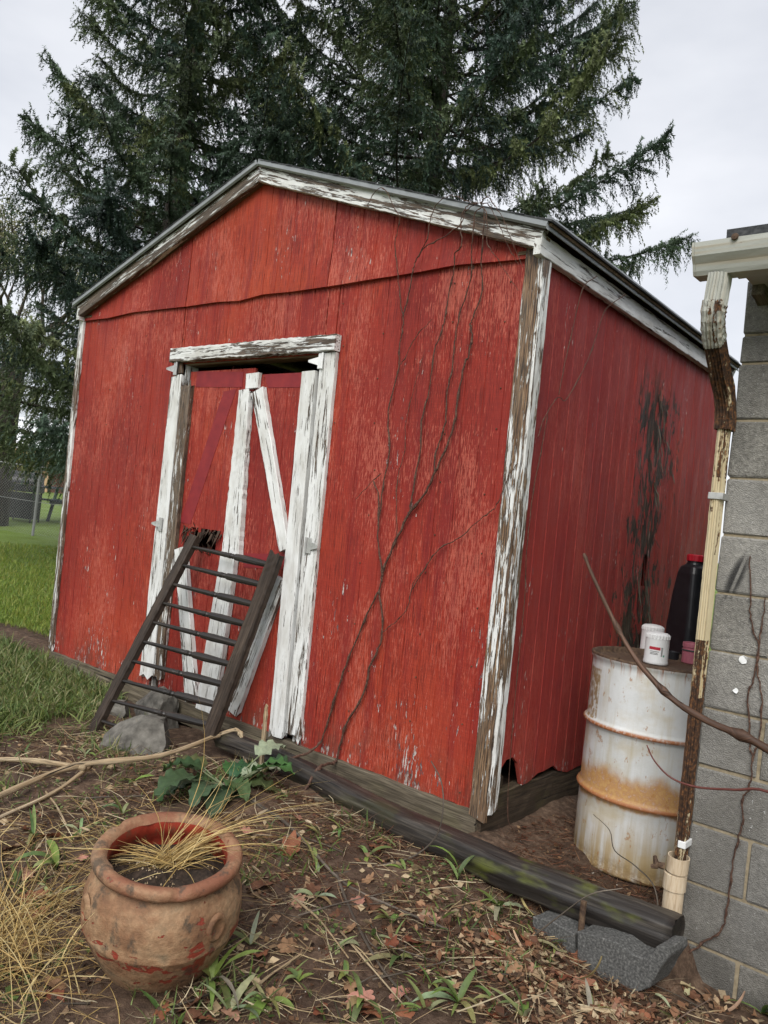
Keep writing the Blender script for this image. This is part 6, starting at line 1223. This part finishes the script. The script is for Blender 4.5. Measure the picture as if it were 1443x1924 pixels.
v3 = tag(empty('wall_vine', (4.65, -0.04, -0.2)), 'thin reddish vine clinging to the concrete block wall', 'vine')
for P in BV: vine(v3, P, (.0022, .0032), hairy=True)

# ================================================================== spruce trees behind the shed
def twig_template(n, seed):
    rr = np.random.default_rng(seed); V = []
    for i in range(n):
        s_ = (i + rr.uniform(0, 1)) / n; a = rr.uniform(0, 2 * np.pi); r_ = (1.0 if s_ < 0.85 else 0.6) * rr.uniform(0.75, 1.1); w = 0.23
        ca, sa = math.cos(a), math.sin(a); fw = 0.11
        V += [(-sa * w, ca * w, s_ - 0.01), (sa * w, -ca * w, s_ - 0.01), (ca * r_, sa * r_, min(s_ + fw, 1.06))]
    return np.array(V)
TT = [twig_template(17, s_) for s_ in range(5)]
def place_twigs(O, D, L_, rad, tint):
    """needle-covered shoots, all of one tree in one array"""
    D = D / (np.linalg.norm(D, axis=1, keepdims=True) + 1e-9); U = np.cross(D, NP.normal(size=D.shape)); U /= (np.linalg.norm(U, axis=1, keepdims=True) + 1e-9); W_ = np.cross(D, U)
    out = []; tn = []
    grp = NP.integers(0, len(TT), len(O))
    for k, T in enumerate(TT):
        m = grp == k; o, d, u, w, l, r_ = O[m], D[m], U[m], W_[m], L_[m][:, None, None], rad[m][:, None, None]
        V = o[:, None] + d[:, None] * T[None, :, 2:3] * l + (u[:, None] * T[None, :, 0:1] + w[:, None] * T[None, :, 1:2]) * r_
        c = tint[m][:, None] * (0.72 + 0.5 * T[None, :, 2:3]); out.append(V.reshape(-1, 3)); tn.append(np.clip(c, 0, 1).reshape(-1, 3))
    return np.concatenate(out), np.concatenate(tn)
def spruce(px, py, dist, radf, z0, z1, label, seed, dens=1.0, base_z=0.3):
    rr = np.random.default_rng(seed); d = raydir(px, py); d /= np.linalg.norm(d); C0 = CAM + d * dist; bx, by = C0[0], C0[1]
    e = tag(empty('spruce_tree', (bx, by, base_z)), label, 'tree', 'spruce trees behind the shed'); mb = MB()
    H_ = z1 + 2.0; tube(mb, [(0, 0, -0.3), (0.02, 0, 2), (0.0, 0.03, 5), (0.03, 0, 9), (0, 0, H_)], [0.24, 0.20, 0.15, 0.10, 0.03], 12, wob=0.04); mb.build('trunk', M['bark'], e, smooth=True)
    br = MB(); O = []; D = []; L_ = []; Rr = []; Tn = []; z = z0; az = rr.uniform(0, 6.28); k = 0
    CR = np.asarray([(0.050, 0.078, 0.056), (0.064, 0.094, 0.060), (0.086, 0.112, 0.060), (0.044, 0.070, 0.058), (0.110, 0.130, 0.060)])
    while z < z1:
        az += 2.39996 + rr.normal() * 0.25; z += rr.uniform(0.040, 0.090) / dens
        Lb = radf(z) * rr.uniform(0.72, 1.08)
        if Lb < 0.4: continue
        if rr.random() < 0.06: Lb *= 1.16
        u_ = np.clip((z - 3.0) / 6.0, 0, 1); a_ = -0.30 + 0.40 * u_ + rr.normal() * 0.06; b_ = 0.34 + 0.16 * u_ + rr.normal() * 0.06
        n = 15; s_ = np.linspace(0, 1, n); bend = rr.normal() * 0.25
        ang = az + bend * s_ ** 2; hor = np.stack([np.cos(ang), np.sin(ang)], 1); r_ = Lb * s_ * (1 - 0.06 * s_)
        zz = z + Lb * (a_ * s_ + b_ * s_ ** 2.4); P = np.stack([hor[:, 0] * r_, hor[:, 1] * r_, zz], 1)
        tube(br, list(P), (0.009 + 0.007 * Lb, 0.004), 4, cap=False)
        tone = CR[rr.integers(0, 5)] * rr.uniform(0.8, 1.2)
        # side shoots, drooping from the limb; longest in the middle
        m = int(Lb * 20); ss = rr.uniform(0.10, 1.0, m) ** 0.8
        for q in ss:
            i = min(int(q * (n - 1)), n - 2); f = q * (n - 1) - i; p = P[i] * (1 - f) + P[i + 1] * f; t = P[i + 1] - P[i]; t /= np.linalg.norm(t)
            lat = np.cross(t, [0, 0, 1.0]); lat /= np.linalg.norm(lat); sg = 1 if rr.random() < 0.5 else -1
            ln = (0.20 + 0.50 * math.sin(math.pi * min(q, 0.97)) ** 0.8) * (0.6 + 0.13 * Lb) * rr.uniform(0.6, 1.2); c = tone * rr.uniform(0.75, 1.3)
            v = lat * sg * rr.uniform(0.4, 1.0) + t * rr.uniform(0.3, 0.9) + np.array([0, 0, rr.uniform(-0.5, 0.15)]); v /= np.linalg.norm(v); pp = p.copy(); seg = ln / 3
            for j in range(3):
                O.append(pp.copy()); D.append(v.copy()); L_.append(seg * 1.15); Rr.append(0.058 - 0.007 * j); Tn.append(c * (1.0 + 0.12 * j))
                if rr.random() < 0.85:      # hanging shoot
                    hl = rr.uniform(0.12, 0.34) * (0.7 + 0.12 * Lb); hv = np.array([rr.normal() * 0.22, rr.normal() * 0.22, -1.0]) + v * 0.35; O.append(pp + v * seg * rr.random()); D.append(hv); L_.append(hl); Rr.append(0.044); Tn.append(c * rr.uniform(0.7, 1.05))
                pp = pp + v * seg; v = v + np.array([0, 0, -0.42 + 0.5 * (q > 0.85)]); v /= np.linalg.norm(v)
        for i in range(6, n - 1):        # needles on the limb's own end, which turns up
            O.append(P[i]); D.append(P[i + 1] - P[i]); L_.append(np.linalg.norm(P[i + 1] - P[i]) * 1.1); Rr.append(0.062); Tn.append(tone * 1.1)
        k += 1
    o = br.build('limbs', M['bark'], e); o['kind'] = 'stuff'
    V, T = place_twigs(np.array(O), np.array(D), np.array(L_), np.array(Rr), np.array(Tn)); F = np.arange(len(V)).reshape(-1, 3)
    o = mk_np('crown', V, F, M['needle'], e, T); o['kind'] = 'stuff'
    for c in e.children:      # branch heights were given as world heights
        if c.name.startswith(('limbs', 'crown')): c.location.z = -base_z
    return e
spruce(325, 400, 13.0, lambda z: float(np.interp(z, [0.8, 2, 4, 6, 8.5, 11, 15], [3.7, 3.9, 3.1, 2.1, 1.5, 1.1, 0.3])), 1.75, 11.5, 'dark spruce with upswept limbs behind the left end of the shed', 21, 1.0, 0.25)
spruce(812, 300, 14.2, lambda z: float(np.interp(z, [1, 3, 5, 7, 9, 11, 15, 18], [3.5, 3.6, 3.75, 3.65, 3.0, 2.4, 1.6, 0.6])), 2.6, 12.8, 'bigger broad spruce towering over the right half of the shed roof', 22, 1.15, 0.2)

# ---- budding tree at the left edge, behind the fence
d = raydir(-14, 900); d /= np.linalg.norm(d); B0 = CAM + d * 17.0; zb0 = gz(B0[0], B0[1])
bt = tag(empty('budding_tree', (B0[0], B0[1], zb0)), 'budding leafless tree with a thick grey trunk at the left edge', 'tree')
mb = MB(); tube(mb, [(0, 0, -0.2), (0.02, 0, 1.0), (0.05, 0.05, 2.2), (0.1, 0.1, 3.2)], [0.36, 0.30, 0.26, 0.20], 12, wob=0.06); mb.build('trunk', M['bark'], bt, smooth=True)
mb = MB(); rr = random.Random(9); buds = []
def grow(p, d, l, r_, lev):
    q = p + d * l; tube(mb, [p, (p + q) / 2 + np.array([rr.uniform(-.05, .05) * l for _ in range(3)]), q], [r_, r_ * 0.8, r_ * 0.6], 5 if lev > 1 else 7, cap=False)
    if lev >= 3: buds.extend([p + (q - p) * rr.random() + np.array([rr.gauss(0, .03) for _ in range(3)]) for _ in range(7)])
    if lev >= 5: return
    for _ in range(3 if lev < 4 else 2):
        v = d + np.array([rr.gauss(0, .5), rr.gauss(0, .5), rr.gauss(0.12, .35)]); v /= np.linalg.norm(v); grow(q, v, l * rr.uniform(0.6, 0.85), r_ * 0.6, lev + 1)
for k in range(5):
    a = k * 1.26 + 0.3; v = np.array([math.cos(a) * 0.6, math.sin(a) * 0.6, 0.8]); grow(np.array([0.1, 0.1, 2.9]), v / np.linalg.norm(v), 1.05, 0.07, 0)
mb.build('branches', M['twig'], bt)['kind'] = 'stuff'
bd = np.array(buds); N = len(bd); V, F, T = strips(bd, NP.normal(size=(N, 3)), np.full(N, 0.06), np.full(N, 0.035), np.zeros(N), np.tile(np.array([[0.36, 0.36, 0.20]]), (N, 1)) * NP.uniform(0.6, 1.2, (N, 1)), 1); mk_np('buds', V, F, M['leaf'], bt, T, k=4)['kind'] = 'stuff'

# ================================================================== chain-link fence, table, grill and house far left
def gpt(px, py, z):
    d = raydir(px, py); return CAM + d * ((z - CAM[2]) / d[2])
FA = gpt(0, 998, 0.28); FB = gpt(115, 1013, 0.28); fd = (FB - FA); fd[2] = 0; fd /= np.linalg.norm(fd); FH = 1.20
fn = tag(empty('chain_link_fence', tuple(FA)), 'grey chain-link fence across the lawn left of the shed', 'fence')
mb = MB(); u0, u1 = -2.5, 3.2; stp = 0.055
def fz(u): p = FA + fd * u; return gz(p[0], p[1]) - gz(FA[0], FA[1])
nd = int((u1 - u0 + FH) / stp); nrmf = np.array([-fd[1], fd[0], 0])
for s_ in (1, -1):
    for k in range(nd):
        a = u0 - (FH if s_ > 0 else 0) + k * stp; pts = []
        for j in range(13):
            h = FH * j / 12; u = a + s_ * h + (FH if s_ < 0 else 0) * 0
            if u0 <= u <= u1: pts.append(fd * u + np.array([0, 0, fz(u) + 0.03 + h]) + nrmf * (0.003 * s_ * (1 if j % 2 else -1)))
        if len(pts) > 1: tube(mb, pts, [0.0012] * len(pts), 3, cap=False)
mb.build('wire_mesh', M['wire'], fn)['kind'] = 'stuff'
for u in (-2.2, 0.52 * float(np.linalg.norm((FB - FA)[:2])), 3.1):
    mb = MB(); p = fd * u + nrmf * 0.03; tube(mb, [p + np.array([0, 0, fz(u) - 0.2]), p + np.array([0, 0, fz(u) + FH + 0.05])], [0.024, 0.024], 10); mb.build('post', M['wire'], fn)
mb = MB(); tube(mb, [fd * u + np.array([0, 0, fz(u) + FH + 0.035]) for u in np.linspace(u0, u1, 12)], [0.018] * 12, 10); mb.build('top_rail', M['wire'], fn)
mb = MB(); tube(mb, [fd * u + np.array([0, 0, fz(u) + 0.62]) + nrmf * 0.01 for u in np.linspace(u0, u1, 12)], [0.005] * 12, 6); mb.build('tension_wire', M['wire'], fn)
def at_dist(px, py, t):
    d = raydir(px, py); d /= np.linalg.norm(d); return CAM + d * t
M['table'] = mat_simple('slate_grey_table_paint', [(0.035, 0.042, 0.055), (0.06, 0.07, 0.085)], 10, 0.6, 0.2); M['yellow'] = mat_simple('yellow_edge_paint', [(0.34, 0.22, 0.06), (0.42, 0.29, 0.09)], 10, 0.6, 0.1)
P = at_dist(100, 957, 19.5); zg = gz(P[0], P[1]); tb = tag(empty('picnic_table', (P[0], P[1], zg)), 'dark picnic table with yellow edge boards beyond the fence', 'table'); tb.rotation_euler = (0, 0, math.atan2(ROT[1, 0], ROT[0, 0]) + 0.06)
for j in range(5):
    mb = MB(); box(mb, (-0.25, -0.38 + j * 0.155, 0.70), (1.75, -0.38 + j * 0.155 + 0.145, 0.74), 0.004); mb.build('top_board', M['yellow' if j == 4 else 'table'], tb)
for yy in (-0.75, 0.52):
    mb = MB(); box(mb, (-0.25, yy, 0.42), (1.75, yy + 0.24, 0.46), 0.004); mb.build('bench', M['table'], tb)
for xx in (0.1, 1.4):
    for s_ in (1, -1):
        mb = MB(); plank(mb, (xx, 0.62 * s_, -0.05), (xx, 0.22 * s_, 0.70), 0.10, 0.10, 0.04, (0, 0.85, 0.5 * s_), (1, 0, 0), nseg=2); mb.build('leg', M['table'], tb)
    mb = MB(); box(mb, (xx + 0.05, -0.72, 0.36), (xx + 0.09, 0.72, 0.42)); mb.build('cross_beam', M['table'], tb)
P = at_dist(43, 952, 18.3); zg = gz(P[0], P[1]); gr_ = tag(empty('barbecue_grill', (P[0], P[1], zg)), 'black covered barbecue grill beyond the fence', 'grill'); gr_.rotation_euler = (0, 0, math.atan2(ROT[1, 0], ROT[0, 0]))
mb = MB(); V = []; n = 14
for x in (-0.30, -0.27, 0.27, 0.30):
    sc_ = 0.86 if abs(x) > 0.28 else 1.0
    for k in range(n): a = math.pi * k / (n - 1); V.append((x, 0.24 * sc_ * math.cos(a), 0.78 + 0.26 * sc_ * math.sin(a)))
mb.add(V, [(i * n + k, i * n + k + 1, (i + 1) * n + k + 1, (i + 1) * n + k) for i in range(3) for k in range(n - 1)] + [tuple(range(n)), tuple(range(4 * n - 1, 3 * n - 1, -1)), tuple(i * n for i in range(4)) + tuple(i * n + n - 1 for i in (3, 2, 1, 0))]); mb.build('hood', M['black'], gr_)
mb = MB(); box(mb, (-0.31, -0.25, 0.62), (0.31, 0.25, 0.775), 0.01); mb.build('firebox', M['black'], gr_)
for s_ in (-1, 1):
    mb = MB(); box(mb, (s_ * 0.48 - 0.15, -0.2, 0.735), (s_ * 0.48 + 0.15, 0.2, 0.76), 0.004); mb.build('side_shelf', M['black'], gr_)
    for y in (-0.2, 0.2): mb = MB(); tube(mb, [(s_ * 0.27, y, -0.02), (s_ * 0.27, y, 0.63)], [0.018, 0.018], 8); mb.build('leg', M['black'], gr_)
mb = MB(); box(mb, (-0.27, -0.21, 0.06), (0.27, 0.21, 0.60)); mb.build('cabinet', M['black'], gr_)
# house far behind
M['hwall'] = mat_simple('brown_brick', [(0.10, 0.045, 0.03), (0.16, 0.075, 0.05)], 6, 0.85, 0.3); M['htrim'] = mat_simple('tan_trim', [(0.38, 0.25, 0.13), (0.44, 0.30, 0.17)], 6, 0.7, 0.1); M['hroof'] = mat_simple('pale_roof', [(0.62, 0.64, 0.66), (0.74, 0.76, 0.78)], 3, 0.7, 0.1); M['hglass'] = mat_simple('dark_glass', [(0.02, 0.022, 0.025), (0.03, 0.032, 0.036)], 3, 0.15, 0.0)
P = at_dist(95, 905, 34.0); hz = gz(P[0], P[1]); hs = tag(empty('brick_house', (P[0], P[1], hz)), 'low brown brick house with a pale roof far behind the fence', 'house'); hs.rotation_euler = (0, 0, math.atan2(ROT[1, 0], ROT[0, 0]) + 0.1)
ev = 2.42 - hz
mb = MB(); box(mb, (-6.0, 0, -0.3), (8.0, 7.0, ev)); mb.build('wall', M['hwall'], hs)
mb = MB(); V = [(-6.6, -0.9, ev), (8.6, -0.9, ev), (8.6, 7.9, ev), (-6.6, 7.9, ev), (-6.6, 3.5, ev + 1.5), (8.6, 3.5, ev + 1.5)]; V += [(x, y, z + 0.12) for x, y, z in V]
mb.add(V, [(6, 7, 11, 10), (8, 9, 10, 11), (0, 4, 5, 1), (2, 5, 4, 3), (0, 1, 7, 6), (2, 3, 9, 8), (0, 6, 10, 4), (4, 10, 9, 3), (1, 5, 11, 7), (5, 2, 8, 11)]); mb.build('roof', M['hroof'], hs)
mb = MB(); box(mb, (-6.65, -0.95, ev - 0.14), (8.65, -0.905, ev + 0.06)); mb.build('fascia', M['htrim'], hs)
for xx in (-4.2, -1.9, 0.1, 2.2):
    mb = MB(); box(mb, (xx - 0.07, -0.85, -0.3), (xx + 0.07, -0.71, ev - 0.14)); mb.build('porch_post', M['htrim'], hs)
for xx in (-3.4, -0.9, 1.5):
    mb = MB(); box(mb, (xx - 0.05, -0.05, 0.7), (xx + 1.05, 0.012, 1.85)); w_ = mb.build('window', M['htrim'], hs); mb = MB(); box(mb, (xx + 0.04, -0.056, 0.79), (xx + 0.96, -0.046, 1.76)); mb.build('pane', M['hglass'], w_)
# shrub in front of the house
P = at_dist(18, 915, 25.0); zg = gz(P[0], P[1]); sb_ = tag(empty('yellow_shrub', (P[0], P[1], zg)), 'small yellow-green shrub beyond the fence by the grill', 'shrub'); N = 900; q = NP.normal(size=(N, 3)); q /= np.linalg.norm(q, axis=1, keepdims=True); q = q * NP.uniform(0.4, 1, (N, 1)) ** 0.5 * np.array([0.6, 0.6, 0.7]) + np.array([0, 0, 0.7])
V, F, T = strips(q, NP.normal(size=(N, 3)), np.full(N, 0.12), np.full(N, 0.06), np.zeros(N), np.tile(np.array([[0.22, 0.22, 0.04]]), (N, 1)) * NP.uniform(0.5, 1.2, (N, 1)), 1); mk_np('foliage', V, F, M['leaf'], sb_, T, k=4)['kind'] = 'stuff'
mb = MB()
for k in range(5): a = k * 1.3; tube(mb, [(0, 0, -0.1), (0.15 * math.cos(a), 0.15 * math.sin(a), 0.5), (0.35 * math.cos(a), 0.35 * math.sin(a), 1.1)], [0.02, 0.015, 0.006], 6)
mb.build('stems', M['bark'], sb_)
